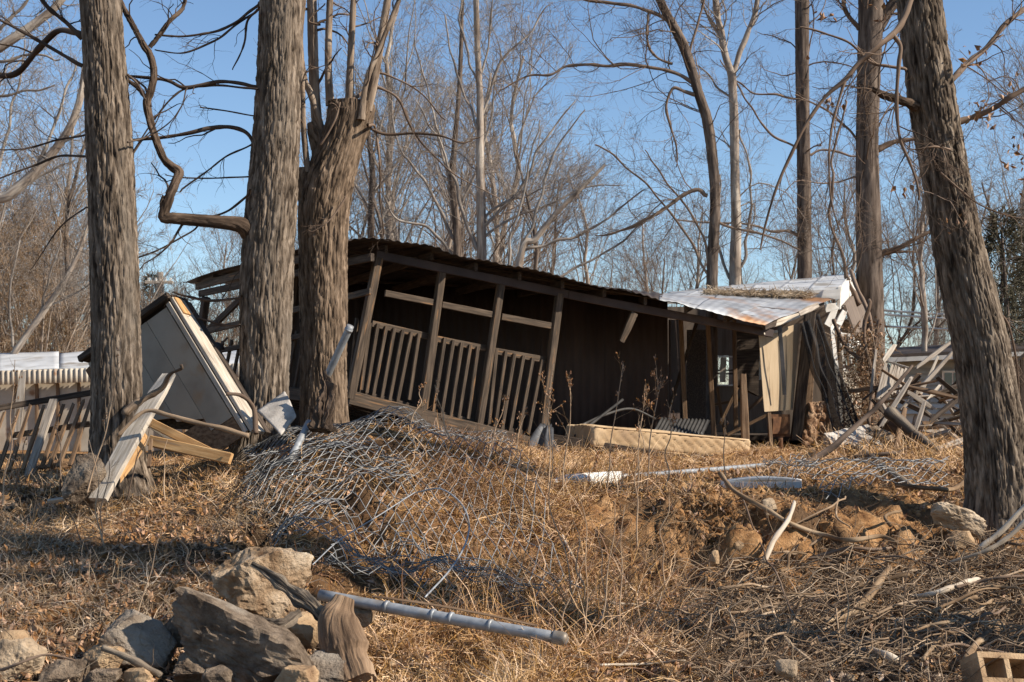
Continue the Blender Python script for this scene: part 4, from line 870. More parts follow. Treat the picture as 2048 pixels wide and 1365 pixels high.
rock('stone', 1575, 1340, 46, 40, 8.5, M['rock_pale'], 'pale stone at the bottom edge below the tangled roots', 36, cat='stone', lvl=3)
rock('stone', 1948, 1150, 44, 16, 11.2, M['rock_pale'], 'flat pale stone on the slope under the leaning trunk', 37, cat='stone', lvl=3)
for k in range(16):
    px, py = rng.uniform(1640, 1900), rng.uniform(1305, 1362); h = HIT(px, py, 7.2, 11); s = rng.uniform(14, 34)
    rock('cobble', px, py, s, s * rng.uniform(.6, .9), h[1] - .03, M['rock_tan' if k % 3 else 'rock_pale'], 'rounded tan cobble among the gravel at the bottom edge' if k % 3 else 'rounded pale cobble among the gravel at the bottom edge', 100 + k, cat='cobble', lvl=2, planes=3, rough=.03, fine=0, group='cobbles at the bottom edge')
rock('boulder', 398, 1338, 96, 60, 8.62, M['rock_grey'], 'dark low rock filling the gap left of the largest flat boulder', 41, group=BG, planes=9)
rock('boulder', 128, 1350, 92, 58, 8.5, M['rock_grey'], 'dark rock between the pale corner boulder and the dark low rock', 42, group=BG, planes=9)
rock('boulder', 640, 1345, 110, 80, 8.75, M['rock_grey'], 'grey rock on the bottom edge just left of the wooden stump', 43, group=BG, planes=9)
rock('boulder', 352, 1262, 70, 60, 9.1, M['rock_grey'], 'dark rock tucked behind the largest flat boulder and the angular one', 44, group=BG, planes=9)
rock('boulder', 590, 1365, 90, 60, 8.3, M['rock_tan'], 'tan rock cut by the bottom edge under the largest flat boulder', 45, group=BG, planes=9)
rock('boulder', 200, 1362, 80, 46, 8.3, M['rock_grey'], 'flat dark rock cut by the bottom edge at left', 46, group=BG, planes=9)
# cinder block, bottom right corner
cb = thing('cinder_block', P(2020, 1365, 8.6), 'tan concrete block with two hollow cores in the bottom right corner', 'concrete block')
ca, cx_, cy_ = P(1966, 1366, 8.5), unit(A(.955, .28, -.09)), unit(A(.15, .115, .125)); cy_ = unit(cy_ - (cy_ @ cx_) * cx_)
def cbp(u, v): return ca + cx_ * u + cy_ * v
nrm_ = unit(np.cross(cx_, cy_)); nrm_ = nrm_ if nrm_[1] < 0 else -nrm_
for (u0, v0, u1, v1) in ((0, 0, .39, .035), (0, .155, .39, .19), (0, .036, .035, .154), (.178, .036, .213, .154), (.355, .036, .39, .154)):
    box('block_wall', cbp(u0, v0), cbp(u1, v0), cbp(u1, v1), cbp(u0, v1), -nrm_ * .19, M['rock_tan'], cb, 3, .004)
# driftwood: split root over the limestone and the stump below it
def chunk(name, pl, wid, m, label, sides=72, flat=.6, amp=.03, seed=0, cat='log', wob=.25):
    pts = np.array([P(*q) for q in pl]); rad = np.array(wid) / 2 * pts[:, 1] / FPX; n = 90
    q = resample(np.c_[pts, rad], n); q[:, 3] *= 1 + wob * noise(np.c_[np.arange(n) * .13, np.full(n, seed), 0 * q[:, 0]], seed); T = unit(np.gradient(q[:, :3], axis=0)); U = unit(np.cross(T, A(0, -1, 0))); W = np.cross(T, U)
    th = np.linspace(0, 2 * np.pi, sides, endpoint=False); L = np.linspace(0, np.linalg.norm(np.diff(pts, axis=0), axis=1).sum(), n)
    tc = np.stack([np.broadcast_to(np.cos(th) * .08, (n, sides)), np.broadcast_to(np.sin(th) * .08, (n, sides)), np.broadcast_to(L[:, None], (n, sides))], -1)
    d = amp * (np.clip(np.abs(noise(tc * A(105, 105, 4.0), seed)) * 4, 0, 1) - 1) * .8 + amp * 1.0 * fbm(tc * A(16, 16, 5), 4, seed + 2) + amp * .4 * noise(tc * A(60, 60, 14), seed + 3)
    rr = q[:, 3:4] + d * (.3 + q[:, 3:4] / q[:, 3].max())
    V = q[:, None, :3] + U[:, None] * (rr * np.cos(th))[..., None] + W[:, None] * (rr * flat * np.sin(th))[..., None]
    k = np.arange(n - 1)[:, None] * sides; s = np.arange(sides)[None]; s2 = (s + 1) % sides
    g = Geo(); g.add(V, np.stack([k + s, k + s2, k + sides + s2, k + sides + s], -1).reshape(-1, 4), 0, tc)
    for e in (0, n - 1):
        g.add(np.vstack([V[e], V[e].mean(0)]), np.stack([np.arange(sides), np.roll(np.arange(sides), -1), np.full(sides, sides)], 1), 0, np.vstack([tc[e], tc[e].mean(0)]))
    return tag(put(g, name, m, None, False), label, cat)
chunk('driftwood', [(503, 1128, 9.2), (540, 1150, 9.15), (585, 1185, 9.1), (625, 1215, 9.05), (660, 1255, 9.0)], [10, 20, 26, 30, 22], M['drift_wood'], 'dark split driftwood limb lying over the limestone boulder', amp=.014, seed=5)
chunk('stump', [(690, 1195, 9.0), (676, 1240, 8.95), (690, 1300, 8.85), (712, 1370, 8.7)], [40, 76, 90, 84], M['split_wood'], 'thick weathered wooden stump between boulders and fence post', amp=.008, wob=.12, flat=.75, seed=9, cat='stump')
chunk('driftwood', [(600, 1225, 8.9), (560, 1250, 8.8), (500, 1242, 8.85)], [16, 30, 12], M['drift_wood'], 'short grey driftwood scrap at the foot of the limestone boulder', amp=.012, seed=11)
pstick('stick', [(205, 1296, 8.5), (260, 1318, 8.45), (322, 1352, 8.4)], 13, 13, M['drift_wood'], 'grey straight stick under the angular grey boulder', 'stick', rough=.004)
pstick('stick', [(0, 1338, 8.3), (40, 1326, 8.25), (90, 1312, 8.3), (150, 1322, 8.3)], 7, 4, M['twig_mid'], 'thin stick across the pale corner boulder', 'stick')
# black rotted stump or bundle at the foot of the leaning pipe
chunk('rotten_stump', [(646, 745, 13.6), (652, 790, 13.45), (640, 860, 13.3)], [12, 30, 34], M['bark_limb'], 'black rotten stump at the base of the short leaning pipe', amp=.05, seed=15, cat='stump')

# ------------------------------------------------------------------ chain link fence
def chain(name, corners, na, nb, label, lift=.06, bump=.06, seed=0, wire=.0044, fold=0.0, drop=0.0, torn=0.0):
    """woven zigzag wires between four ground corners (TL, TR, BR, BL photo points)"""
    c = [HIT(*q) for q in corners]; r = np.random.default_rng(seed)
    def S_(a, b):      # a across, b down
        p = (c[0] * (1 - a[..., None]) + c[1] * a[..., None]) * (1 - b[..., None]) + (c[3] * (1 - a[..., None]) + c[2] * a[..., None]) * b[..., None]
        ab = np.stack([a * 3, b * 3, 0 * a], -1)
        p[..., 0] += .06 * fbm(ab * .7, 2, seed) + fold * .25 * np.sin(b * 9 + a * 3) * np.exp(-((b - .6) / .2) ** 2)
        p[..., 1] += .07 * fbm(ab * .7 + 7, 2, seed + 1)
        z = gz(p[..., 0], p[..., 1]); p[..., 2] = z + lift + bump * (fbm(ab * 1.3 + 3, 3, seed + 2) + .4) + fold * .16 * np.exp(-((b - .62 - .1 * np.sin(a * 7)) / .06) ** 2)
        return p
    g = Geo(); k = np.arange(2 * nb + 1); Ps = []
    for i in range(na):
        a = (i + .5 + .52 * np.where((k + i) % 2, 1, -1)) / na; b = k / (2 * nb)
        p = S_(np.clip(a, 0, 1), b); p[:, 2] += np.where(k % 2, .004, -.004) * (1 if i % 2 else -1)
        lo = int(r.integers(0, 1 + torn * nb)); hi = len(k) - int(r.integers(0, 1 + torn * nb))
        Ps.append((p, lo, hi))
    for p, lo, hi in Ps: tubes(g, p[None, lo:hi], np.full((1, hi - lo), wire), 4)
    root = thing(name, c[3], label, 'chain link fence')
    put(g, 'wire_mesh', M['galv_wire'], root)
    return root, S_
root, S1 = chain('chain_link_fence', [(478, 925), (905, 872), (1150, 1240), (560, 1130)], 40, 36, 'crumpled galvanised chain link fence spread over the straw mound', lift=.13, bump=.05, seed=3, fold=.7, torn=.08)
root, S2 = chain('chain_link_fence', [(640, 1128), (790, 1085), (1110, 1215), (665, 1182)], 17, 9, 'second fold of chain link bunched along the lying fence post', lift=.14, bump=.07, seed=8, fold=.4, torn=.15)
root, S1b = chain('chain_link_fence', [(500, 935), (740, 890), (840, 1010), (500, 1040)], 13, 10, 'upper doubled layer of chain link at the top left of the mound', lift=.13, bump=.05, seed=31, fold=.2, torn=.1)
root, S3 = chain('chain_link_fence', [(1590, 952), (1900, 940), (1900, 1000), (1640, 1018)], 20, 7, 'flattened chain link fence on the bank top at right', lift=.10, bump=.04, seed=12)
root, S4 = chain('chain_link_fence', [(1530, 940), (1600, 935), (1640, 960), (1560, 985)], 8, 6, 'scrap of chain link bunched over the white gutter', lift=.10, bump=.08, seed=18)
g = Geo(); tube1(g, [P(835, 985, 11.6), P(880, 978, 11.5), P(920, 1005, 11.2), P(938, 1045, 10.9), P(930, 1090, 10.5), P(900, 1140, 10.0), P(850, 1195, 9.5)], .007, 7, 50); tagged(put(g, 'wire_loop', M['galv']), 'grey tension wire curving down over the chain link', 'wire')
g = Geo(); tube1(g, [P(625, 1130, 10.4), P(680, 1080, 10.8), P(760, 1030, 11.2), P(830, 985, 11.6)], .005, 6, 30); tagged(put(g, 'wire_loop', M['galv']), 'thin grey wire rising from the boulder to the wire bend', 'wire')
pboard_ = tagged(board('tension_bar', P(745, 1193, 9.3), P(1075, 1252, 9.0), .02, .006, M['wood_brown'], n=(0, -.5, 1), segs=4, bow=.02), 'thin rusty bar lying along the top of the fence post', 'bar')

# ------------------------------------------------------------------ trees
def limb3(pl, Y):
    pts = np.array([P(q[0], q[1], Y + (q[3] if len(q) > 3 else 0)) for q in pl]); rad = np.array([q[2] for q in pl]) / 2 * pts[:, 1] / FPX
    return pts, rad
def stack12(limbs, K=12):
    a = [resample(np.c_[p, r], K) for p, r in limbs]; a = np.array(a); return a[:, :, :3], a[:, :, 3]
def twigs(limbs, spec, r, rmin=.0016):
    """limbs: list of (pts, rad); spec: rows of grow() settings; returns batches of polylines"""
    Pp, Rp = stack12(limbs); out = []
    for kw in spec:
        Pp, Rp = grow(Pp, Rp, r=r, rmin=rmin, **kw); out.append((Pp, Rp))
        if len(Pp) == 0: break
    return out
FINE = [dict(per=9, t0=.12, t1=1, len_lo=.30, len_hi=.75, ang_lo=.4, ang_hi=1.1, K=9, wander=.20, up=.02, rratio=.5),
        dict(per=6, t0=.15, t1=1, len_lo=.25, len_hi=.6, ang_lo=.4, ang_hi=1.0, K=7, wander=.22, up=.02, rratio=.55),
        dict(per=4, t0=.2, t1=1, len_lo=.18, len_hi=.45, ang_lo=.4, ang_hi=1.0, K=5, wander=.25, up=.02, rratio=.6)]
SPARSE = [dict(per=5, t0=.2, t1=1, len_lo=.25, len_hi=.6, ang_lo=.4, ang_hi=1.1, K=9, wander=.22, up=.0, rratio=.45),
          dict(per=4, t0=.2, t1=1, len_lo=.2, len_hi=.5, ang_lo=.4, ang_hi=1.0, K=6, wander=.25, up=.0, rratio=.55)]
DROOP = [dict(per=11, t0=.15, t1=1, len_lo=.35, len_hi=.9, ang_lo=.5, ang_hi=1.2, K=10, wander=.20, up=-.10, rratio=.4, rmax=.008),
         dict(per=5, t0=.15, t1=1, len_lo=.25, len_hi=.55, ang_lo=.4, ang_hi=1.0, K=7, wander=.24, up=-.04, rratio=.55),
         dict(per=3, t0=.2, t1=1, len_lo=.15, len_hi=.35, ang_lo=.4, ang_hi=1.0, K=4, wander=.25, up=0, rratio=.6)]
def big_tree(name, label, group, Y, trunk, limbs, bark, twig, spec, seed, flare=.05, amp=.019, freq=37, named=(), around=280, extra=()):
    """trunk and limbs as photo polylines (px, py, width[, depth offset]); named: (part name, polyline) limbs kept as parts of their own"""
    r = np.random.default_rng(seed); tp, trd = limb3(trunk, Y)
    root = thing(name, tp[0], label, 'tree', group)
    g = Geo(); barked(g, tp, trd, around, .029, amp, freq, flare, seed)
    for e in extra: p, q = limb3(e, Y); barked(g, p, q, 120, .02, amp * .8, freq, 0, seed + 3)
    put(g, 'trunk', M[bark], root)
    L = []
    for nm, pl in named:
        p, q = limb3(pl, Y); q = q * (.82 if nm == 'shoot' else 1); g = Geo(); barked(g, p, q, 44, .02, .008 if nm != 'shoot' else .004, 40, 0, seed + 7); put(g, nm, M['bark_limb' if nm != 'shoot' else 'bark_shoot'], root); L.append((p, q))
    g = Geo()
    for pl in limbs:
        p, q = limb3(pl, Y); tube1(g, p, q * .85, 7, len(p) * 8, rough=.02, cap=False); L.append((p, q))
    if L:
        for Pp, Rp in twigs(L, spec, r): tubes(g, Pp, Rp, 3)
    if g.v: put(g, 'crown', M[twig], root)
    return root
TF = 'big trunks along the bank top'
big_tree('tree', 'straight furrowed grey trunk left of the fallen white wall section', TF, 14.0,
    [(233, 990, 128), (233, 930, 108), (234, 860, 100), (234, 800, 98), (232, 700, 95), (228, 500, 93), (217, 250, 90), (201, 0, 82), (192, -130, 78)],
    [[(165, 78, 12), (130, 45, 11), (85, 5, 10), (60, -40, 9)], [(165, 132, 9), (100, 95, 8), (40, 60, 7), (0, 38, 6), (-60, 10, 5)],
     [(165, 70, 13, .3), (120, 60, 14, .5), (80, 95, 15, .8), (30, 150, 15, 1.2), (-30, 150, 16, 1.5)],
     [(178, 310, 6), (120, 310, 6), (70, 330, 5), (0, 360, 4), (-40, 370, 3)], [(172, 270, 5), (110, 280, 5), (40, 300, 4), (-30, 300, 3)],
     [(258, 320, 5), (285, 280, 4), (310, 250, 3), (330, 200, 2)], [(255, 285, 5, -.2), (300, 270, 4), (340, 240, 3), (375, 190, 2)],
     [(180, 415, 4), (130, 450, 4), (100, 480, 3), (60, 540, 2)], [(255, 150, 6), (275, 170, 6), (292, 200, 5)]],
    'bark_grey', 'twig_dark', SPARSE, 101, flare=.11)
big_tree('tree', 'furrowed grey trunk with a crooked elbow limb beside the pollard', TF, 14.6,
    [(522, 930, 124), (524, 880, 108), (527, 800, 100), (530, 700, 100), (532, 600, 103), (535, 500, 103), (540, 440, 104), (548, 340, 98), (554, 240, 94), (558, 120, 88), (562, 0, 86), (566, -130, 80)],
    [[(508, 283, 11), (492, 262, 11), (460, 254, 11), (420, 257, 10), (380, 268, 9), (330, 276, 8), (262, 283, 6), (200, 300, 4)],
     [(515, 174, 10), (480, 166, 10), (440, 164, 9), (400, 170, 9), (365, 174, 9), (330, 160, 8), (255, 153, 6), (190, 150, 4)],
     [(516, 180, 6, -.3), (450, 172, 6), (380, 174, 5), (345, 195, 5), (310, 240, 4), (262, 310, 3)],
     [(520, 5, 9), (500, 20, 8), (470, 45, 7), (420, 65, 6), (370, 75, 5), (310, 70, 4)], [(518, 15, 7, -.3), (495, 40, 6), (490, 80, 5), (480, 110, 4), (465, 140, 3)],
     [(515, 20, 6, .3), (470, 50, 6), (430, 80, 5), (370, 105, 4), (310, 100, 3)], [(505, 350, 5), (440, 358, 4), (370, 358, 3), (330, 350, 2)],
     [(500, 380, 7, -.3), (460, 420, 6), (410, 440, 5), (380, 470, 4), (275, 516, 4)], [(508, 285, 5, .2), (460, 310, 5), (420, 340, 4), (360, 385, 4)],
     [(484, 593, 6, -.25), (440, 600, 7), (400, 600, 6), (362, 592, 5), (345, 585, 3)], [(480, 652, 5, -.25), (440, 650, 5), (395, 638, 4)], [(512, 230, 4), (450, 222, 4), (400, 215, 3)]],
    'bark_grey', 'twig_dark', SPARSE, 202, flare=.06,
    named=[('elbow_limb', [(520, 470, 60, -.05), (500, 462, 46, -.1), (480, 450, 32, -.2), (430, 444, 25, -.3), (380, 440, 23, -.35), (345, 437, 22, -.4), (328, 436, 22, -.4), (330, 420, 20, -.4), (340, 395, 18, -.4), (352, 362, 18, -.38), (358, 345, 19, -.35), (345, 335, 18, -.32), (328, 318, 16, -.3), (312, 280, 15, -.25), (300, 240, 15, -.2), (294, 205, 16, -.2), (303, 180, 15, -.2), (308, 145, 14, -.15), (300, 110, 14, -.1), (288, 92, 14, -.1), (268, 55, 12, 0), (243, 8, 11, .1), (225, -40, 10, .1)]),
           ('limb', [(300, 95, 10, -.1), (318, 72, 9, -.1), (340, 42, 9, -.1), (365, 18, 8, 0), (372, -10, 7, 0)]), ('limb', [(292, 196, 9, -.2), (275, 176, 8, -.2), (252, 158, 7, -.2)]),
           ('stub', [(327, 424, 13, -.4), (326, 405, 12, -.4), (328, 392, 7, -.4)])])
big_tree('pollard_tree', 'thick brown pollarded trunk with cut top and upright shoots', TF, 15.3,
    [(648, 930, 120), (648, 880, 104), (648, 820, 95), (648, 700, 92), (647, 600, 93), (647, 500, 97), (648, 430, 102), (657, 370, 100), (668, 330, 94), (682, 290, 88), (694, 250, 88), (700, 222, 92), (701, 206, 90)],
    [[(640, 292, 8), (655, 272, 9), (690, 250, 9), (720, 252, 8), (770, 268, 7), (830, 268, 6), (880, 274, 5), (925, 288, 4), (960, 275, 3)],
     [(705, 200, 8, -.2), (740, 175, 7), (775, 180, 6), (800, 200, 6), (820, 250, 5), (850, 295, 5), (890, 330, 4), (930, 360, 3), (1000, 400, 2)],
     [(735, 250, 7, -.25), (750, 255, 6), (757, 300, 6), (760, 370, 5), (762, 410, 4), (768, 470, 3)], [(690, 395, 5, -.3), (660, 440, 4, -.4), (630, 462, 3, -.4), (618, 462, 2, -.4)],
     [(640, 290, 5, -.3), (670, 240, 5, -.3), (680, 205, 4, -.3)], [(735, 145, 6), (780, 150, 5), (840, 185, 4), (890, 240, 3)], [(640, 50, 5), (615, 45, 5), (625, 30, 4), (650, 8, 3)]],
    'bark_brown', 'twig_mid', SPARSE, 303, flare=.06, amp=.019,
    extra=[[(640, 460, 60, .05), (630, 420, 62, .05), (618, 380, 50, .0), (614, 352, 48, 0), (614, 338, 44, 0)], [(655, 330, 58, .05), (643, 290, 46, .05), (632, 262, 36, .05), (627, 245, 26, .05)], [(700, 280, 60), (722, 245, 46), (733, 222, 34), (735, 210, 30)]],
    named=[('shoot', [(648, 278, 17), (638, 240, 16), (622, 190, 16), (608, 155, 15), (600, 80, 15), (606, 0, 15), (608, -60, 14)]), ('shoot', [(616, 345, 15, -.1), (611, 300, 15, -.1), (606, 240, 14, -.1), (605, 185, 13, -.1), (602, 100, 12)]),
           ('shoot', [(634, 250, 27, .15), (629, 180, 25, .15), (626, 100, 25, .15), (624, 0, 24, .15), (622, -60, 22, .15)]), ('shoot', [(661, 212, 22), (657, 150, 18), (657, 80, 17), (660, 0, 16), (662, -60, 15)]), ('shoot', [(699, 212, 24), (700, 150, 18), (704, 60, 16), (707, 0, 15), (708, -60, 14)]),
           ('shoot', [(734, 222, 26, -.05), (748, 160, 22, -.05), (760, 90, 20, -.05), (772, 20, 18), (784, -60, 16)]), ('shoot', [(722, 240, 20, -.2), (728, 190, 14, -.2), (737, 150, 13, -.2), (760, 95, 12, -.2), (790, 20, 11, -.2), (806, -20, 10, -.2)])])
root = big_tree('tree', 'big leaning furrowed trunk at the right edge of the bank', TF, 12.6,
    [(2014, 1130, 190), (2008, 1075, 150), (2002, 1000, 130), (1993, 900, 121), (1978, 800, 114), (1962, 700, 110), (1940, 600, 104), (1918, 500, 99), (1895, 370, 95), (1873, 250, 92), (1853, 120, 90), (1838, 0, 86), (1820, -130, 82)],
    [[(1905, 160, 14, .3), (1935, 125, 13, .4), (1970, 98, 13, .5), (2010, 55, 12, .6), (2060, 12, 11, .8)], [(1910, 248, 16, .2), (1940, 236, 14, .2), (1985, 215, 14, .1), (2020, 195, 13, 0), (2070, 170, 12, 0)],
     [(1830, -20, 15, -.5), (1808, 30, 16, -.6), (1780, 70, 15, -.7), (1750, 95, 14, -.8), (1715, 125, 12, -.8), (1690, 160, 11, -.8), (1650, 195, 9, -.8), (1610, 250, 8, -.8), (1580, 310, 7, -.8), (1550, 380, 6, -.8), (1530, 450, 5, -.8), (1520, 500, 4, -.8)],
     [(1785, 68, 10, -.7), (1802, 95, 11, -.7), (1800, 140, 10, -.7), (1794, 200, 9, -.7), (1798, 270, 8, -.7), (1815, 320, 7, -.7), (1832, 375, 6, -.7), (1838, 400, 4, -.7)],
     [(1690, 160, 8, -.8), (1678, 200, 7, -.8), (1662, 260, 6, -.8), (1656, 330, 5, -.8), (1660, 400, 4, -.8), (1680, 470, 3, -.8)],
     [(1812, 140, 8, -.2), (1775, 135, 8, -.2), (1740, 125, 7, -.2), (1700, 85, 6, -.2), (1650, 70, 5, -.2), (1600, 55, 4, -.2)], [(1880, 345, 5, -.45), (1920, 380, 5, -.5), (1960, 410, 4, -.5), (2010, 430, 4, -.5), (2060, 440, 3, -.5)],
     [(1900, 300, 6, -.3), (1870, 295, 5, -.55), (1830, 300, 4, -.55)], [(1960, 600, 6, .3), (2010, 640, 5, .1), (2030, 700, 5, 0), (2040, 800, 4, 0)]],
    'bark_right', 'twig_mid', DROOP, 404, flare=.10, amp=.022, freq=35, around=300,
    named=[('dead_limb', [(1830, 212, 26, -.1), (1815, 206, 20, -.15), (1790, 198, 17, -.2), (1765, 190, 16, -.25), (1745, 178, 9, -.3)])])
# dry leaves still hanging on the right hand twigs
def leafpatch(n, cen, spr, size, r):
    c = cen[r.integers(0, len(cen), n)] + r.normal(0, 1, (n, 3)) * spr
    ax = unit(r.normal(size=(n, 3)) * A(.6, .6, 1)); sd = unit(np.cross(ax, r.normal(size=(n, 3)))); nn = np.cross(ax, sd); L = r.uniform(.5, 1, n)[:, None] * size
    t = np.array([(0, 0, 0), (.35, .32, .12), (1, 0, .05), (.35, -.32, .12), (.5, 0, -.1)])
    V = c[:, None] + ax[:, None] * (t[:, 0:1] * L[:, None, :]) + sd[:, None] * (t[:, 1:2] * L[:, None, :]) + nn[:, None] * (t[:, 2:3] * L[:, None, :])
    b = (np.arange(n) * 5)[:, None]; F = np.concatenate([b + np.array([[0, 1, 4]]), b + np.array([[1, 2, 4]]), b + np.array([[2, 3, 4]]), b + np.array([[3, 0, 4]])])
    return V.reshape(-1, 3), F
r5 = np.random.default_rng(55)
cl = [P(*q) for q in ((1930, 130, 12.4), (1960, 110, 12.3), (2010, 180, 12.2), (2020, 170, 12.2), (1978, 258, 12.2), (2030, 265, 12.3), (2035, 330, 12.3), (2028, 310, 12.2), (2045, 370, 12.2), (1990, 210, 12.4), (1958, 220, 12.3), (1640, 120, 12), (1660, 200, 12), (1655, 35, 12), (1760, 30, 12.5), (1812, 370, 12), (2005, 345, 12.2), (1915, 440, 12.1))]
V, F = leafpatch(90, np.array(cl), .05, .09, r5); g = Geo(); g.add(V, F); o = put(g, 'dry_leaves', M['leaf_brown'], root, False); o['kind'] = 'stuff'

def mid_tree(name, label, Y, trunk, limbs, bark, twig, spec, seed, group='slender trees behind the wreck', named=(), tw=.0022):
    r = np.random.default_rng(seed); tp, trd = limb3(trunk, Y); root = thing(name, tp[0], label, 'tree', group)
    g = Geo(); barked(g, tp, trd, 40, .06, .008, 20, 0, seed)
    for pl in named: p, q = limb3(pl, Y); tube1(g, p, q, 10, len(p) * 6, rough=.02)
    put(g, 'trunk', M[bark], root)
    L = [limb3(pl, Y) for pl in limbs]; L = [(p, q * .62) for p, q in L]; g = Geo()
    for p, q in L: tube1(g, p, q, 6, len(p) * 9, rough=.05, cap=False)
    ex = [(tp[len(tp) // 3:], trd[len(tp) // 3:] * .5)] + [limb3(pl, Y) for pl in named]
    for Pp, Rp in twigs(L + ex, spec, r, tw): tubes(g, Pp, Rp, 3)
    put(g, 'crown', M[twig], root); return root
MIDS = [dict(per=12, t0=.1, t1=1, len_lo=.45, len_hi=1.0, ang_lo=.5, ang_hi=1.2, K=10, wander=.20, up=.05, rratio=.4, rmax=.02),
        dict(per=6, t0=.15, t1=1, len_lo=.35, len_hi=.7, ang_lo=.4, ang_hi=1.0, K=7, wander=.22, up=.03, rratio=.55),
        dict(per=3.6, t0=.2, t1=1, len_lo=.25, len_hi=.52, ang_lo=.4, ang_hi=1.0, K=3, wander=.25, up=.02, rratio=.6)]
mid_tree('tree', 'dark thick trunk rising behind the white roof end', 25.5, [(1745, 880, 62), (1742, 700, 56), (1738, 500, 52), (1734, 300, 46), (1738, 150, 46), (1742, 0, 50), (1744, -120, 48)],
    [[(1752, 300, 20), (1790, 285, 16), (1840, 282, 12), (1880, 278, 8)], [(1715, 285, 8), (1690, 250, 8), (1650, 220, 7), (1590, 190, 5)], [(1760, 510, 22), (1800, 495, 16), (1850, 470, 12), (1900, 440, 8)], [(1755, 515, 12), (1790, 505, 9), (1830, 505, 6)],
     [(1720, 610, 18, -1.5), (1700, 560, 14, -1.5), (1680, 500, 10, -1.5), (1660, 420, 9, -1.5), (1670, 300, 8, -1.5), (1690, 200, 6, -1.5)], [(1718, 60, 16), (1690, 20, 14), (1680, -40, 12)]],
    'bark_far_dark', 'twig_mid', MIDS, 11, named=[[(1755, 60, 24), (1775, 25, 22), (1800, -10, 20), (1820, -80, 18)]])
mid_tree('tree', 'grey trunk rising behind the middle of the white roof', 29, [(1610, 850, 32), (1609, 560, 29), (1608, 400, 28), (1606, 250, 27), (1604, 120, 28), (1604, 0, 29), (1603, -120, 27)],
    [[(1604, 300, 9), (1570, 285, 8), (1530, 255, 7), (1490, 200, 6), (1440, 120, 4)], [(1610, 205, 8), (1560, 190, 7), (1510, 185, 6), (1460, 160, 4)], [(1600, 470, 12), (1575, 462, 10), (1520, 458, 8), (1450, 445, 6), (1350, 440, 4)], [(1618, 310, 8), (1650, 300, 7), (1720, 310, 6), (1780, 290, 4)]],
    'bark_far_dark', 'twig_mid', MIDS, 12)
mid_tree('tree', 'pale smooth forked trunk right of the dark curved one', 27, [(1470, 850, 27), (1470, 560, 24), (1472, 450, 20), (1470, 350, 19), (1468, 240, 18), (1465, 170, 17), (1463, 145, 18)],
    [[(1478, 560, 9), (1490, 500, 9), (1502, 440, 8), (1500, 350, 7), (1480, 260, 5)], [(1462, 560, 9), (1445, 520, 9), (1432, 440, 8), (1440, 350, 5)], [(1466, 200, 7), (1430, 160, 6), (1390, 130, 4)]],
    'bark_far_pale', 'twig_far', MIDS, 13, named=[[(1463, 150, 15), (1448, 105, 13), (1438, 50, 13), (1432, 0, 13), (1428, -80, 12)], [(1464, 150, 11), (1478, 110, 10), (1498, 60, 10), (1512, 10, 10), (1525, -60, 9)], [(1456, 120, 7), (1435, 70, 6), (1410, 20, 5), (1395, -40, 4)]])
mid_tree('tree', 'dark curved trunk with a long level limb to the left', 24.5, [(1424, 850, 26), (1424, 560, 23), (1430, 430, 21), (1428, 350, 21), (1416, 250, 21), (1398, 190, 20), (1380, 130, 20), (1366, 90, 20), (1345, 50, 18), (1322, 5, 17), (1300, -60, 16)],
    [[(1386, 165, 13), (1360, 148, 13), (1310, 136, 12), (1260, 130, 12), (1200, 132, 11), (1140, 136, 10), (1095, 148, 8), (1040, 158, 6), (1000, 180, 4)], [(1390, 190, 14), (1370, 182, 12), (1345, 178, 10), (1335, 220, 8), (1350, 290, 6), (1352, 335, 4)],
     [(1415, 392, 15), (1400, 378, 15), (1370, 388, 13), (1330, 415, 12), (1290, 440, 11), (1230, 462, 7), (1190, 470, 4)], [(1372, 95, 16), (1340, 45, 14), (1290, 18, 12), (1200, 6, 10), (1120, -20, 8)], [(1345, 128, 9), (1300, 105, 8), (1295, 60, 8), (1298, 20, 6)],
     [(1430, 440, 9), (1460, 455, 9), (1530, 470, 7), (1600, 500, 5)], [(1378, 120, 8), (1390, 60, 8), (1410, 0, 7), (1420, -50, 6)], [(1420, 560, 9), (1380, 480, 8), (1320, 400, 7), (1240, 320, 6), (1190, 290, 4)], [(1430, 550, 8), (1385, 430, 7), (1330, 360, 6), (1290, 300, 4)]],
    'bark_far_dark', 'twig_mid', MIDS, 14)
mid_tree('tree', 'tall pale birch like stem rising behind the porch roof', 31, [(966, 850, 24), (963, 500, 20), (962, 400, 19), (960, 320, 17), (960, 200, 14), (955, 100, 12), (952, 0, 11), (950, -80, 10)],
    [[(965, 460, 12), (1000, 420, 11), (1040, 380, 9), (1090, 280, 7), (1150, 200, 4)], [(960, 450, 10), (990, 415, 9), (1030, 400, 7), (1100, 370, 4)], [(955, 500, 12), (925, 420, 10), (900, 340, 8), (870, 270, 6), (830, 200, 4)], [(958, 240, 8), (985, 170, 8), (1010, 110, 7), (1060, 60, 5), (1100, 10, 4)],
     [(958, 180, 7), (935, 110, 7), (920, 40, 6), (925, -30, 5)], [(960, 150, 6), (980, 80, 6), (985, 0, 5)], [(960, 270, 8), (930, 190, 7), (905, 130, 6), (890, 30, 5)], [(965, 480, 9), (1020, 440, 8), (1080, 420, 7), (1160, 380, 5), (1250, 370, 3)]],
    'bark_far_pale', 'twig_far', MIDS, 15)
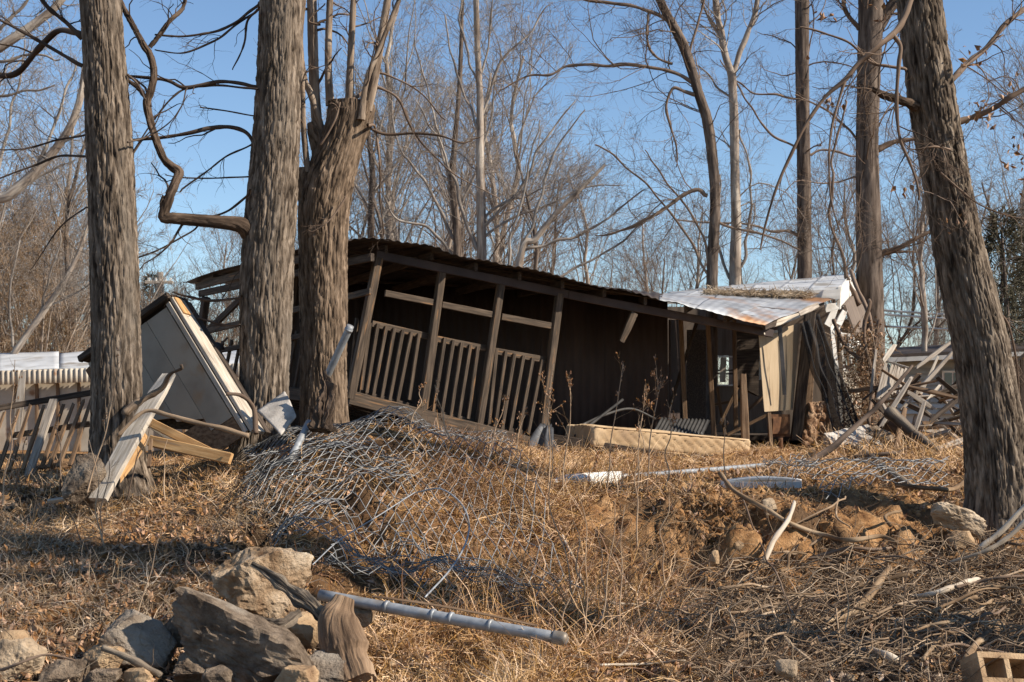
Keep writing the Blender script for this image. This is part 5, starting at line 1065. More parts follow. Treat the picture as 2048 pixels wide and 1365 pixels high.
mid_tree('tree', 'brown stem left of the birch like one behind the porch', 33, [(918, 850, 22), (915, 500, 17), (910, 420, 15), (905, 350, 13), (910, 280, 11), (920, 150, 9), (925, 0, 7), (925, -60, 6)],
    [[(910, 480, 11), (870, 400, 10), (825, 330, 8), (800, 300, 6), (780, 200, 4)], [(905, 380, 8), (880, 290, 7), (860, 200, 6), (830, 80, 4)], [(912, 300, 7), (960, 250, 6), (1000, 180, 4)], [(920, 520, 9), (860, 460, 8), (800, 440, 7), (760, 380, 4)], [(912, 440, 9), (950, 350, 8), (980, 250, 6), (1000, 100, 4)]],
    'bark_far_dark', 'twig_far', MIDS, 16)
mid_tree('tree', 'leaning pale stem spreading right behind the porch roof', 30, [(1000, 850, 22), (1040, 520, 15), (1070, 480, 13), (1110, 430, 11), (1160, 380, 9), (1210, 330, 6)],
    [[(1030, 540, 10), (1080, 400, 9), (1110, 300, 7), (1170, 220, 4)], [(1050, 500, 10), (1130, 480, 9), (1210, 440, 7), (1290, 380, 4)], [(1100, 560, 9), (1180, 520, 8), (1260, 470, 6), (1330, 400, 4)], [(1010, 560, 9), (1030, 450, 8), (1060, 330, 6), (1080, 240, 4)]],
    'bark_far_pale', 'twig_far', MIDS, 17)
mid_tree('tree', 'small grey tree between pollard trunk and porch roof', 34, [(742, 850, 18), (742, 450, 14), (745, 350, 12), (738, 280, 9), (735, 200, 7)],
    [[(742, 420, 8), (715, 380, 7), (690, 330, 5)], [(743, 400, 8), (770, 360, 7), (800, 320, 5)], [(742, 330, 7), (760, 260, 6), (780, 200, 4)], [(740, 480, 7), (790, 430, 6), (830, 380, 4)]], 'bark_far_dark', 'twig_far', MIDS, 18)
LG = 'pale slanting trees at far left'
mid_tree('tree', 'pale slanting tree crossing the upper left corner', 26, [(-180, 760, 34), (-40, 440, 24), (20, 390, 22), (70, 345, 20), (110, 300, 18), (140, 255, 16), (160, 200, 14), (172, 130, 12)],
    [[(60, 350, 14), (90, 300, 12), (110, 240, 10), (130, 180, 8), (150, 120, 5)], [(20, 390, 10), (100, 345, 8), (150, 320, 5)], [(-40, 440, 12), (0, 340, 10), (30, 200, 8), (50, 80, 5)], [(120, 290, 9), (170, 260, 7), (220, 250, 4)]], 'bark_far_pale', 'twig_far', MIDS, 19, group=LG)
mid_tree('tree', 'pale slanting tree highest in the upper left corner', 25, [(-260, 420, 30), (-60, 140, 22), (0, 95, 20), (60, 55, 18), (110, 15, 16), (150, -40, 14)],
    [[(0, 60, 12), (40, 20, 11), (70, -20, 9)], [(-40, 130, 12), (60, 110, 8), (120, 120, 5)], [(-60, 200, 10), (30, 190, 8), (110, 170, 5)]], 'bark_far_pale', 'twig_far', MIDS, 20, group=LG)
mid_tree('tree', 'thin white stem slanting up behind the left trailer', 27, [(-30, 800, 16), (40, 690, 13), (90, 620, 12), (130, 560, 10), (160, 500, 8), (185, 420, 6)],
    [[(60, 660, 8), (100, 560, 7), (120, 460, 5)], [(100, 610, 7), (150, 590, 6), (200, 560, 4)], [(30, 700, 8), (20, 600, 7), (40, 480, 5)]], 'bark_far_pale', 'twig_far', MIDS, 21, group=LG)

# bare trees of the wood behind: four kinds, each copied
def wood_tree(h, seed, spread=1.0, thick=1.0):
    r = np.random.default_rng(seed); k = 8
    q = np.zeros((k, 3)); q[:, 2] = np.linspace(-.5, h, k); q[1:, :2] = np.cumsum(r.normal(0, .022 * h, (k - 1, 2)), 0)
    rad = np.linspace(.0135 * h, .003 * h, k) * thick; L = [(q, rad)]
    P1, R1 = grow(*stack12(L), 17, .22, .98, .9 * spread, 1.7 * spread, .4, .85, 10, wander=.13, up=.16, rratio=.55, r=r, lenpow=.55)
    P2, R2 = grow(P1, R1, 8, .15, 1, .7, 1.25, .35, .9, 8, wander=.18, up=.08, rratio=.5, r=r, rmin=.006)
    P3, R3 = grow(P2, R2, 5.5, .15, 1, .4, .8, .35, .9, 5, wander=.2, up=.06, rratio=.55, r=r, rmin=.005)
    P4, R4 = grow(P3, R3, 2.4, .2, 1, .3, .6, .35, .9, 3, wander=.2, up=.04, rratio=.6, r=r, rmin=.0045)
    gt_ = Geo(); tube1(gt_, q, rad, 9, 30, rough=.05); gc = Geo(); tubes(gc, P1, R1, 5); tubes(gc, P2, R2, 3); tubes(gc, P3, R3, 3); tubes(gc, P4, R4, 3)
    return gt_, gc
KIND = []
for k, (h, sp, bm_, tm, lb) in enumerate(((10, 1.0, 'bark_far_dark', 'twig_far', 'grey brown'), (12, .8, 'bark_far_pale', 'twig_far', 'pale stemmed'), (8, 1.25, 'bark_far_dark', 'twig_mid', 'low spreading dark'), (11, 1.0, 'bark_far_pale', 'twig_far', 'silvery'))):
    a, b = wood_tree(h, 900 + k, sp); KIND.append((a.mesh('trunk', M[bm_]), b.mesh('crown', M[tm]), lb))
WT = 'bare trees of the wood behind the wreck'
spots = [(-260, 38, 1.0), (-120, 45, .9), (-20, 40, .8), (60, 48, .95), (120, 42, .75), (250, 52, .7), (330, 75, .75), (420, 68, .75), (500, 55, .75), (560, 48, .8), (640, 46, .95), (700, 52, .9), (770, 44, .9), (830, 48, 1.05), (880, 42, .95), (935, 50, 1.1), (1010, 45, 1.0), (1070, 40, .75), (1120, 50, .85),
         (1190, 46, .72), (1260, 52, .72), (1330, 48, .7), (1400, 56, .72), (1500, 60, .75), (1570, 52, .7), (1660, 48, .75), (1720, 60, .8), (1800, 46, .75), (1860, 55, .8), (1935, 50, .85), (2010, 44, .85), (2080, 52, 1.0), (2200, 46, .95), (2330, 55, 1.0), (1300, 70, .8), (700, 80, 1.0), (900, 78, 1.05), (100, 70, .9), (-200, 75, 1.0), (1980, 75, .95),
         (-150, 31, .95), (-60, 29, .85), (130, 35, .8), (870, 40, .85), (1100, 44, .7), (1640, 42, .75), (1830, 38, .75), (2130, 36, .9), (805, 48, 1.2), (985, 50, 1.25)]
where = ['beyond the left trailer', 'behind the left trunks', 'behind the porch roof', 'behind the mobile home roof', 'behind the leaning trunk']
for k, (px, Y, s) in enumerate(spots):
    tm, cm, lb = KIND[(k * 7 + k // 3) % 4 if s < 1.15 else 1 + 2 * (k % 2)]; p = P(px, 850, Y); p[2] = float(gz(p[0], p[1]))
    wh = where[0 if px < 180 else 1 if px < 680 else 2 if px < 1300 else 3 if px < 1800 else 4]
    root = thing('bare_tree', p, f'{lb} bare tree in the wood {wh}', 'tree', WT); root.rotation_euler = (0, 0, k * 2.4); s_ = s * (.92 + .16 * ((k * 37) % 10) / 10); root.scale = (s_, s_, s_)
    for nm, me in (('trunk', tm), ('crown', cm)):
        o = bpy.data.objects.new(nm, me); COL.objects.link(o); o.parent = root
# shrubs: many thin stems from one foot
def shrub_mesh(seed, h):
    r = np.random.default_rng(seed); n = 9; P0 = np.zeros((n, 8, 3)); an = r.uniform(0, 6.283, n); sp = r.uniform(.1, .5, n)
    for k in range(8): P0[:, k] = np.c_[np.cos(an) * sp * h * (k / 7) ** 1.3, np.sin(an) * sp * h * (k / 7) ** 1.3, np.full(n, h * k / 7 * 1.0)] * r.uniform(.9, 1.05, (n, 1))
    R0 = np.tile(np.linspace(.03, .008, 8), (n, 1)); P1, R1 = grow(P0, R0, 11, .1, 1, .4, .9, .3, .8, 7, wander=.15, up=.12, r=r, rmin=.006); P2, R2 = grow(P1, R1, 8, .1, 1, .35, .7, .3, .8, 5, wander=.18, up=.08, r=r, rmin=.005); P3, R3 = grow(P2, R2, 5, .1, 1, .25, .5, .3, .9, 3, wander=.2, r=r, rmin=.0045)
    a = Geo(); tubes(a, P0, R0, 5); b = Geo(); tubes(b, P1, R1, 3); tubes(b, P2, R2, 3); tubes(b, P3, R3, 3); return a, b
SK = []
for k, (h, m1, m2) in enumerate(((4.6, 'bark_far_pale', 'dead_brown'), (5.6, 'bark_far_pale', 'twig_far'))):
    a, b = shrub_mesh(70 + k, h); SK.append((a.mesh('stems', M[m1]), b.mesh('twigs', M[m2])))
sh = [(-330, 36, 1.1), (-240, 33, 1.0), (-170, 40, 1.3), (-110, 34, 1.15), (-60, 40, 1.4), (-10, 36, 1.1), (40, 42, 1.4), (75, 34, 1.0), (120, 40, 1.3), (160, 37, 1.0), (190, 44, 1.2), (250, 48, .9), (300, 52, 1.0), (360, 50, .9), (420, 46, .8), (470, 52, .9), (560, 50, 1.0), (640, 48, 1.0), (720, 46, 1.1), (780, 52, 1.2), (850, 48, 1.1), (930, 55, 1.2), (1000, 50, 1.1), (1070, 54, 1.0), (1140, 50, .95), (1230, 56, .95), (1320, 54, .9), (1410, 58, .9), (1500, 52, .8), (1600, 58, .8), (1700, 54, .8), (1790, 50, .7), (1850, 56, .85), (1920, 52, .9), (2000, 48, 1.0), (2080, 50, 1.1), (2180, 46, 1.1)]
for k, (px, Y, s) in enumerate(sh):
    tm, cm = SK[0 if px < 180 and k % 3 else 1] if k % 4 else SK[0]; p = P(px, 850, Y); p[2] = float(gz(p[0], p[1])) - .05
    wh = 'beyond the left trailer' if px < 240 else 'seen behind the porch' if px < 1300 else 'behind the mobile home and leaning trunk'
    root = thing('bare_shrub', p, 'brown twiggy leafless shrub ' + wh, 'shrub', 'leafless shrubs along the edge of the wood'); root.rotation_euler = (0, 0, k * 1.9); root.scale = (s, s, s)
    for nm, me in (('stems', tm), ('twigs', cm)):
        o = bpy.data.objects.new(nm, me); COL.objects.link(o); o.parent = root
# trees on the near bank, right of the camera, whose bare crowns shade the slope
ga, gb = wood_tree(11, 977, .85, 2.1); NEAR = (ga.mesh('trunk', M['bark_grey']), gb.mesh('crown', M['twig_dark']))
for k, (x, y, s, lb) in enumerate(((5.1, 8.9, 1.0, 'stout bare tree whose thin branches reach in from the right edge'),)):
    root = thing('bare_tree', (x, y, float(gz(x, y))), lb, 'tree', 'bare trees of the near bank'); root.rotation_euler = (0, 0, 2.6); root.scale = (s, s, s)
    for nm, me in zip(('trunk', 'crown'), NEAR):
        o = bpy.data.objects.new(nm, me); COL.objects.link(o); o.parent = root
# brown thicket and evergreens far off
def thicket(n, xr, yr, hr, name, m, label, r, ln=(.5, 1.4)):
    x = r.uniform(*xr, n); y = r.uniform(*yr, n); h = hr[0] + (hr[1] - hr[0]) * r.beta(1.2, 1.6, n) * (.75 + .35 * noise(np.stack([x * .35, y * .2, 0 * x], -1), 7))
    base = np.stack([x, y, gz(x, y) + h * r.uniform(0, .9, n)], -1); d = unit(r.normal(size=(n, 3)) * A(.6, .6, .35) + A(0, 0, .75)); L = r.uniform(*ln, n)[:, None]
    g = Geo(); tubes(g, np.stack([base, base + d * L * .5 + r.normal(0, .06, (n, 3)), base + d * L + r.normal(0, .12, (n, 3))], 1), np.stack([np.full(n, .009), np.full(n, .006), np.full(n, .003)], 1), 3)
    o = put(g, name, m); return tag(o, label, kind='stuff')
r6 = np.random.default_rng(66)
thicket(11000, (-19, -6.5), (38, 52), (.5, 7.0), 'thicket', M['dead_brown'], 'far brown thicket behind the left trailer', r6)
thicket(3500, (-9, 2), (50, 62), (.2, 4.0), 'thicket', M['twig_far'], 'far grey thicket behind the porch', r6)
thicket(3500, (2, 26), (48, 60), (.2, 3.5), 'thicket', M['dead_brown'], 'far low thicket behind the mobile home and house', r6)
# twiggy saplings: left of the left trunk and around the trailer
def evergreen(px, Y, h, w_, label, seed):
    r = np.random.default_rng(seed); p = P(px, 850, Y); p[2] = float(gz(p[0], p[1])); root = thing('evergreen_tree', p, label, 'tree', 'far evergreens')
    g = Geo(); tube1(g, [p, p + A(.1, 0, h * .5), p + A(0, .1, h)], [.12, .08, .02], 7, 12); put(g, 'trunk', M['bark_far_dark'], root)
    n = 1900; t = r.uniform(.12, 1, n) ** .8; an = r.uniform(0, 6.283, n); cl_ = .55 + .45 * noise(np.stack([np.cos(an) * 2.2, np.sin(an) * 2.2, t * h * 1.1], -1), seed); rr = w_ * np.sqrt(1 - t * .93) * r.uniform(.25, 1, n) ** .5 * cl_
    c = p + np.stack([rr * np.cos(an), rr * np.sin(an), t * h], -1); d = unit(np.stack([np.cos(an), np.sin(an), r.normal(.2, .5, n)], -1) + r.normal(0, .5, (n, 3)))
    g = Geo(); tubes(g, np.stack([c, c + d * .16, c + d * .34], 1), np.stack([np.full(n, .016), np.full(n, .016), np.full(n, .004)], 1), 3); put(g, 'crown', M['evergreen'], root)
evergreen(2010, 40, 6.2, 2.0, 'dark evergreen tree right of the leaning trunk', 5); evergreen(2090, 44, 7.0, 2.4, 'dark evergreen tree at the right frame edge', 6); evergreen(300, 70, 7.4, 1.5, 'brownish evergreen behind the utility pole', 7); evergreen(1960, 58, 6.0, 2.0, 'dim evergreen peeping past the leaning trunk', 8)

# ------------------------------------------------------------------ ground cover
def proj(p):
    d = p - A(0, 0, ZC); dep = d[..., 1] * _ct + d[..., 2] * _st; up = -d[..., 1] * _st + d[..., 2] * _ct
    return CX + FPX * d[..., 0] / dep, CY - FPX * up / dep
def bumpf(v, lo, hi, soft): return np.clip((v - lo) / soft + .5, 0, 1) * np.clip((hi - v) / soft + .5, 0, 1)
def scatter(n, dens, r, y=(7.2, 18), tries=6):
    """n points on the bank, kept with the likelihood dens(px, py, x, y)"""
    out = []; got = 0
    for _ in range(tries):
        m = int(n * 2.5); yy = np.exp(r.uniform(math.log(y[0]), math.log(y[1]), m)); xx = r.uniform(-.44, .44, m) * yy
        zz = gz(xx, yy); p = np.stack([xx, yy, zz], -1); px, py = proj(p)
        k = r.uniform(0, 1, m) < dens(px, py, xx, yy); out.append(p[k]); got += k.sum()
        if got >= n: break
    return np.vstack(out)[:n]
def ribbons(g, Pn, Wn, r, mi=0):
    N, K, _ = Pn.shape; T = unit(Pn[:, -1] - Pn[:, 0]); sd = unit(np.cross(T, r.normal(size=(N, 3)) + A(0, 1.2, 0)))
    V = np.stack([Pn - sd[:, None] * Wn[..., None] / 2, Pn + sd[:, None] * Wn[..., None] / 2], 2)
    b = (np.arange(N) * K * 2)[:, None]; k = (np.arange(K - 1) * 2)[None]
    F = np.stack([b + k, b + k + 1, b + k + 3, b + k + 2], -1).reshape(-1, 4); g.add(V.reshape(-1, 3), F, mi)
def blades(base, r, L, up, wander, width, K=4, flow=None, lift=.0):
    N = len(base); d = r.normal(size=(N, 3)) * A(1, .8, .35) + A(0, 0, up)
    if flow is not None: d = d + flow
    d = unit(d); L = L[:, None]; out = np.empty((N, K, 3)); out[:, 0] = base + A(0, 0, lift)
    for k in range(1, K): d = unit(d + r.normal(0, wander, (N, 3)) - A(0, 0, wander * .45)); out[:, k] = out[:, k - 1] + d * L / (K - 1)
    gzv_ = gz(out[..., 0], out[..., 1]); out[..., 2] = np.maximum(out[..., 2], gzv_ + .003)
    return out, width * np.linspace(1, .35, K)[None] * r.uniform(.6, 1.3, N)[:, None]
def clump(x, y, s, seed): return .5 + .5 * noise(np.stack([x * s, y * s, 0 * x], -1), seed)
rg = np.random.default_rng(2024)
def netarea(px, py): return np.clip(bumpf(px, 480, 880, 80) * bumpf(py, 880, 1120, 60) + bumpf(px, 600, 1110, 80) * bumpf(py, 1060, 1235, 60), 0, 1)
def scarpface(px, py): return bumpf(px, 1170, 1900, 120) * bumpf(py, 985, 1140, 40)
def stuff(g, name, m, label, smooth=False):
    o = put(g, name, m, None, smooth); return tag(o, label, kind='stuff')
# tangled orange straw over the mound and the middle slope
d1 = lambda px, py, x, y: np.clip(bumpf(px, 800, 1330, 170) * bumpf(py, 868, 1400, 60) + .22 * bumpf(px, 470, 900, 120) * bumpf(py, 850, 1180, 80) + .35 * bumpf(px, 700, 1450, 100) * (py > 1180), 0, 1) * np.clip(clump(x, y, 1.7, 3) * 1.6 - .15, .05, 1) * (1 - .62 * netarea(px, py)) * (1 - .7 * scarpface(px, py))
b = scatter(46000, d1, rg); px, py = proj(b); Lb = rg.uniform(.06, .24, len(b)) * (1 + .5 * (clump(b[:, 0], b[:, 1], 2.5, 5) > .6))
g = Geo(); o_, w_ = blades(b, rg, Lb, .38, .42, .0062, 4, A(.15, -.35, -.05)); ribbons(g, o_, w_, rg); stuff(g, 'dry_grass', M['straw'], 'dense tangled orange dry straw on the mound and slope')
# redder seed stalks matted together on the crest
d1b = lambda px, py, x, y: (bumpf(px, 870, 1010, 70) * bumpf(py, 850, 1010, 60) + bumpf(px, 1000, 1280, 120) * bumpf(py, 1030, 1250, 80) * .35 + .25 * bumpf(px, 600, 720, 60) * bumpf(py, 1080, 1200, 60)) * np.clip(clump(x, y, 2.2, 8) * 1.5 - .1, 0, 1)
b = scatter(9500, d1b, rg); g = Geo(); o_, w_ = blades(b, rg, rg.uniform(.08, .40, len(b)), .75, .35, .006, 4); ribbons(g, o_, w_, rg); stuff(g, 'seed_stalks', M['red_straw'], 'matted reddish brown seed stalks on the mound crest')
# taller upright stalks standing through the straw
d1c = lambda px, py, x, y: (bumpf(px, 830, 1330, 150) * bumpf(py, 975, 1340, 60) + .2 * bumpf(px, 560, 900, 100) * bumpf(py, 930, 1100, 50)) * (1 - .75 * netarea(px, py)) * (1 - .6 * scarpface(px, py))
b = scatter(1500, d1c, rg); g = Geo(); o_, w_ = blades(b, rg, rg.uniform(.2, .62, len(b)), .8, .2, .0065, 5, A(.1, -.2, 0)); ribbons(g, o_, w_, rg); stuff(g, 'dry_weeds', M['straw'], 'upright orange weed stalks standing through the tangled straw')
b = scatter(1500, d1c, rg); g = Geo(); o_, w_ = blades(b, rg, rg.uniform(.2, .5, len(b)), .7, .28, .0065, 5); ribbons(g, o_, w_, rg); stuff(g, 'dry_weeds', M['red_straw'], 'upright russet weed stalks standing through the tangled straw')
# short straw on the bank top
d2 = lambda px, py, x, y: np.clip(bumpf(py, 890, 1000, 30) * bumpf(px, 1050, 2000, 100) + bumpf(py, 930, 1060, 40) * bumpf(px, -100, 520, 60) * .8, 0, 1) * np.clip(clump(x, y, 1.5, 13) * 1.5 - .1, .08, 1)
b = scatter(26000, d2, rg, (11, 19)); g = Geo(); o_, w_ = blades(b, rg, rg.uniform(.05, .2, len(b)), .55, .35, .006, 3); ribbons(g, o_, w_, rg); stuff(g, 'dry_grass', M['straw'], 'short dry straw along the top of the bank')
pq = rg.uniform(0, 1, 260)[:, None]; b = pa * (1 - pq) + pb * pq + rg.normal(0, .05, (260, 3)) * A(1, 1, 0) + A(0, -.05, 0); b[:, 2] = gz(b[:, 0], b[:, 1]); g = Geo(); o_, w_ = blades(b, rg, rg.uniform(.12, .34, 260), 1.2, .25, .0055, 5); ribbons(g, o_, w_, rg); stuff(g, 'dry_grass', M['straw'], 'dry grass blades growing up round the lying fence post')
# greyer fine grass on the left slope and below
d3 = lambda px, py, x, y: np.clip(bumpf(px, -200, 620, 120) * bumpf(py, 960, 1330, 60) + .06 * bumpf(px, 1350, 2100, 100) * bumpf(py, 1110, 1320, 60), 0, 1) * np.clip(clump(x, y, 1.3, 17) * 1.8 - .35, .05, 1)
b = scatter(10500, d3, rg); g = Geo(); o_, w_ = blades(b, rg, rg.uniform(.06, .30, len(b)), .75, .3, .0058, 4); ribbons(g, o_, w_, rg); stuff(g, 'dry_grass', M['straw_grey'], 'fine greyish dead grass on the left slope and the lower bank')
# fallen leaves
d4 = lambda px, py, x, y: np.clip(bumpf(px, -200, 600, 100) * bumpf(py, 960, 1370, 50) + .55 * bumpf(px, 1200, 2100, 100) * bumpf(py, 930, 1365, 60) + .15, 0, 1) * np.clip(clump(x, y, 1.6, 23) * 1.6 - .1, .1, 1)
c = scatter(24000, d4, rg)
V, F = leafpatch(len(c), c, .010, .078, rg); V[:, 2] = np.maximum(V[:, 2], gz(V[:, 0], V[:, 1]) + .004); g = Geo(); g.add(V, F); stuff(g, 'fallen_leaves', M['leaf_brown'], 'curled brown fallen leaves over the bank')
# fine twigs and root hairs
d5 = lambda px, py, x, y: np.clip(bumpf(px, 1380, 2100, 120) * bumpf(py, 1110, 1380, 60) + .22 * bumpf(px, -100, 620, 100) * bumpf(py, 1000, 1370, 60) + .15 * bumpf(px, 900, 1400, 100) * bumpf(py, 1150, 1370, 60) + .12 * bumpf(px, 1300, 1900, 80) * bumpf(py, 985, 1120, 30), 0, 1)
b = scatter(6500, d5, rg); N = len(b); d = unit(rg.normal(size=(N, 3)) * A(1, .6, .5) + A(.35, -.2, .05)); Lr = rg.uniform(.08, .42, N)[:, None]; K = 4; q = np.empty((N, K, 3)); q[:, 0] = b + A(0, 0, .02)
for k in range(1, K): d = unit(d + rg.normal(0, .28, (N, 3))); q[:, k] = q[:, k - 1] + d * Lr / (K - 1)
q[..., 2] = np.maximum(q[..., 2], gz(q[..., 0], q[..., 1]) + .004)
g = Geo(); tubes(g, q, rg.uniform(.0016, .0042, N)[:, None] * np.linspace(1, .5, K)[None], 3); stuff(g, 'twig_litter', M['twig_pale'], 'tangled pale fine twigs and root hairs over the lower bank', True)
b = scatter(5000, d5, rg); N = len(b); d = unit(rg.normal(size=(N, 3)) * A(1, .6, .5) + A(0, -.2, -.2)); Lr = rg.uniform(.06, .35, N)[:, None]; q = np.empty((N, K, 3)); q[:, 0] = b + A(0, 0, .03)
for k in range(1, K): d = unit(d + rg.normal(0, .3, (N, 3))); q[:, k] = q[:, k - 1] + d * Lr / (K - 1)
q[..., 2] = np.maximum(q[..., 2], gz(q[..., 0], q[..., 1]) + .004)
g = Geo(); tubes(g, q, rg.uniform(.0014, .0035, N)[:, None] * np.linspace(1, .5, K)[None], 3); stuff(g, 'twig_litter', M['twig_dark'], 'dark fine dead twigs littering the lower bank', True)
# sturdier dead sticks and roots woven over the lower right bank
d5b = lambda px, py, x, y: bumpf(px, 1400, 2120, 120) * bumpf(py, 1125, 1350, 50)
b = scatter(1000, d5b, rg, (7.6, 13)); N = len(b); d = unit(rg.normal(size=(N, 3)) * A(1, .45, .45) + A(.3, -.1, .1)); Lr = rg.uniform(.15, .75, N)[:, None]; K = 7; q = np.empty((N, K, 3)); q[:, 0] = b + A(0, 0, 1) * rg.uniform(.01, .12, N)[:, None]
for k in range(1, K): d = unit(d + rg.normal(0, .2, (N, 3))); q[:, k] = q[:, k - 1] + d * Lr / (K - 1)
q[..., 2] = np.clip(q[..., 2], gz(q[..., 0], q[..., 1]) + .01, gz(q[..., 0], q[..., 1]) + .22)
g = Geo(); tubes(g, q, rg.uniform(.003, .0085, N)[:, None] * np.linspace(1, .5, K)[None], 4); stuff(g, 'root_tangle', M['twig_pale'], 'woven mass of dead roots and sticks over the lower right bank', True)
# gravel at the bottom right, and clods on the scarp
def stones(c, sz, r, m, name, label, lvl=1):
    V0, F0 = ICO[lvl]; n = len(c); s = sz[:, None, None] * r.uniform(.6, 1.1, (n, 1, 3)); V = V0[None] * (1 + .22 * r.normal(0, 1, (n, len(V0), 1)) * (1 if lvl < 2 else .4)) * s + c[:, None]
    F = (F0[None] + (np.arange(n) * len(V0))[:, None, None]).reshape(-1, 3); g = Geo(); g.add(V.reshape(-1, 3), F); stuff(g, name, m, label, lvl > 1)
d6 = lambda px, py, x, y: np.clip(bumpf(px, 1500, 2100, 160) * bumpf(py, 1270, 1420, 60), 0, 1)
c = scatter(1500, d6, rg, (7.2, 10.5)); stones(c, rg.gamma(2, .009, len(c)) + .008, rg, M['pebble'], 'gravel', 'rounded tan gravel along the bottom right edge', 1)
d7 = lambda px, py, x, y: np.clip(bumpf(px, 1290, 1950, 80) * bumpf(py, 975, 1250, 60) + .25, 0, 1)
c = scatter(5000, d7, rg, (8, 14.5)); stones(c, rg.gamma(1.6, .010, len(c)) + .004, rg, M['soil'], 'soil_clods', 'crumbled clods of dry orange soil on the scarp')
scarp_d = d7b = lambda px, py, x, y: bumpf(px, 1180, 1900, 80) * bumpf(py, 985, 1140, 40)
c = scatter(4200, d7b, rg, (11, 13.6)); stones(c, rg.gamma(1.4, .010, len(c)) + .005, rg, M['soil'], 'soil_clods', 'coarse broken clods of bare orange earth on the scarp face')
# root hairs hanging down the raw face
b = scatter(1500, scarp_d, rg, (11, 13.8)); N = len(b); K = 5; d = unit(rg.normal(size=(N, 3)) * A(.5, .3, .3) + A(0, -.55, -.8)); Lr = rg.uniform(.08, .4, N)[:, None]; q = np.empty((N, K, 3)); q[:, 0] = b + A(0, -.06, .03)
for k in range(1, K): d = unit(d + rg.normal(0, .22, (N, 3))); q[:, k] = q[:, k - 1] + d * Lr / (K - 1)
q[..., 2] = np.maximum(q[..., 2], gz(q[..., 0], q[..., 1]) + .01); g = Geo(); tubes(g, q, rg.uniform(.0016, .004, N)[:, None] * np.linspace(1, .5, K)[None], 3); stuff(g, 'root_hairs', M['root_bark'], 'fine root hairs hanging down the raw orange scarp', True)
# small loose rubble of the left bottom corner
d8 = lambda px, py, x, y: np.clip(bumpf(px, -100, 760, 80) * bumpf(py, 1230, 1420, 60), 0, 1)
c = scatter(160, d8, rg, (7.2, 10)); stones(c, rg.gamma(1.6, .013, len(c)) + .006, rg, M['rock_tan'], 'rubble', 'small broken rubble between the boulders', 2)

# ------------------------------------------------------------------ roots, sticks and shoots one can pick out
RT = 'bare roots hanging out of the bank'
def root_(pl, w0, w1, label, m='root_bark', off=.04, name='root', cat='root', group=RT): return pstick(name, pl, w0 * 1.1, w1 * 1.1, M[m], label, cat, off=off + .09, group=group, rough=.02)
root_([(1440, 990), (1470, 1025), (1530, 1062), (1575, 1095), (1640, 1118), (1700, 1128), (1760, 1118), (1795, 1132)], 9, 8, 'long bare root swinging across the whole scarp', off=.10)
root_([(1782, 1052, 12.0), (1770, 1035, 12.1), (1790, 1025, 12.2), (1802, 1022, 12.3)], 7, 5, 'short crooked root curling from the scarp lip')
root_([(1790, 1022), (1850, 1030), (1905, 1028), (1935, 1015), (1955, 1040)], 8, 10, 'root arching over the pale stone by the leaning trunk', off=.14)
root_([(1575, 1098), (1650, 1058), (1690, 1032)], 4, 3, 'thin pale root branching up from the long root', 'twig_pale', off=.08)
root_([(1675, 1030), (1670, 1070), (1700, 1090)], 4, 3, 'thin pale root dangling down the scarp face', 'twig_pale', off=.05)
root_([(1515, 1245), (1540, 1262), (1585, 1245), (1608, 1218)], 14, 9, 'thick curved root making a bow at the slope middle')
root_([(1650, 1280), (1700, 1262), (1740, 1225), (1760, 1190), (1775, 1172)], 13, 14, 'thick straight root rising to the right in the lower tangle')
root_([(1690, 1208), (1750, 1198), (1815, 1182)], 11, 8, 'root lying level above the lower tangle')
root_([(1800, 1228), (1860, 1225), (1910, 1208), (1955, 1195)], 6, 12, 'pale root pointing right with a blunt end', 'bleached_stick')
root_([(1870, 1242), (1910, 1240), (1948, 1232)], 11, 9, 'short thick root under the blunt pale root')
root_([(1845, 1362), (1885, 1310), (1940, 1265), (1985, 1235)], 8, 7, 'long root running down to the bottom edge at right')
root_([(1930, 1362), (1960, 1320), (2000, 1285), (2048, 1235)], 12, 14, 'thick root in the lower right corner')
root_([(1480, 1010), (1500, 1080), (1520, 1130), (1600, 1300)], 3, 3, 'thin grey vine trailing down the scarp', 'twig_mid', off=.10)
root_([(1500, 1180), (1530, 1215), (1560, 1290), (1580, 1330), (1620, 1360)], 6, 4, 'slim root winding down to the bottom edge', 'twig_pale')
root_([(1470, 1320), (1540, 1295), (1590, 1280), (1598, 1240)], 6, 8, 'slender root bent up at its right end')
root_([(1620, 1330), (1680, 1295), (1740, 1270), (1830, 1240), (1900, 1250)], 5, 6, 'wavy root low in the tangle', 'twig_pale')
root_([(1700, 1330), (1760, 1348), (1790, 1362)], 12, 14, 'stubby root end in the gravel', 'bleached_stick')
for k in range(26):
    x, y = rng.uniform(1430, 2040), rng.uniform(1130, 1340); a = rng.uniform(-.7, .5); l = rng.uniform(60, 190)
    pl = [(x + l * t * math.cos(a) + rng.normal(0, 7), min(1362, y + l * t * math.sin(a) * .6 + rng.normal(0, 7))) for t in (0, .3, .6, 1)]
    root_(pl, rng.uniform(3, 7), rng.uniform(2.5, 5), 'thin winding root lost in the tangle of the lower bank', ['root_bark', 'twig_pale', 'twig_mid'][k % 3], off=rng.uniform(.03, .14), group='thin roots of the tangle')
pstick('stick', [(1528, 1122, 11.5), (1545, 1085, 11.75), (1575, 1040, 12.0), (1588, 1004, 12.2)], 12, 7, M['bleached_stick'], 'bleached split stick leaning on the scarp face', 'stick', rough=.015)
BR_ = 'branches resting by the leaning trunk'
pstick('fallen_branch', [(1960, 1100, 11.3), (2000, 1065, 11.3), (2040, 1020, 11.3), (2090, 975, 11.3)], 11, 10, M['bleached_stick'], 'pale branch before the leaning trunk, upper of two', 'branch', group=BR_)
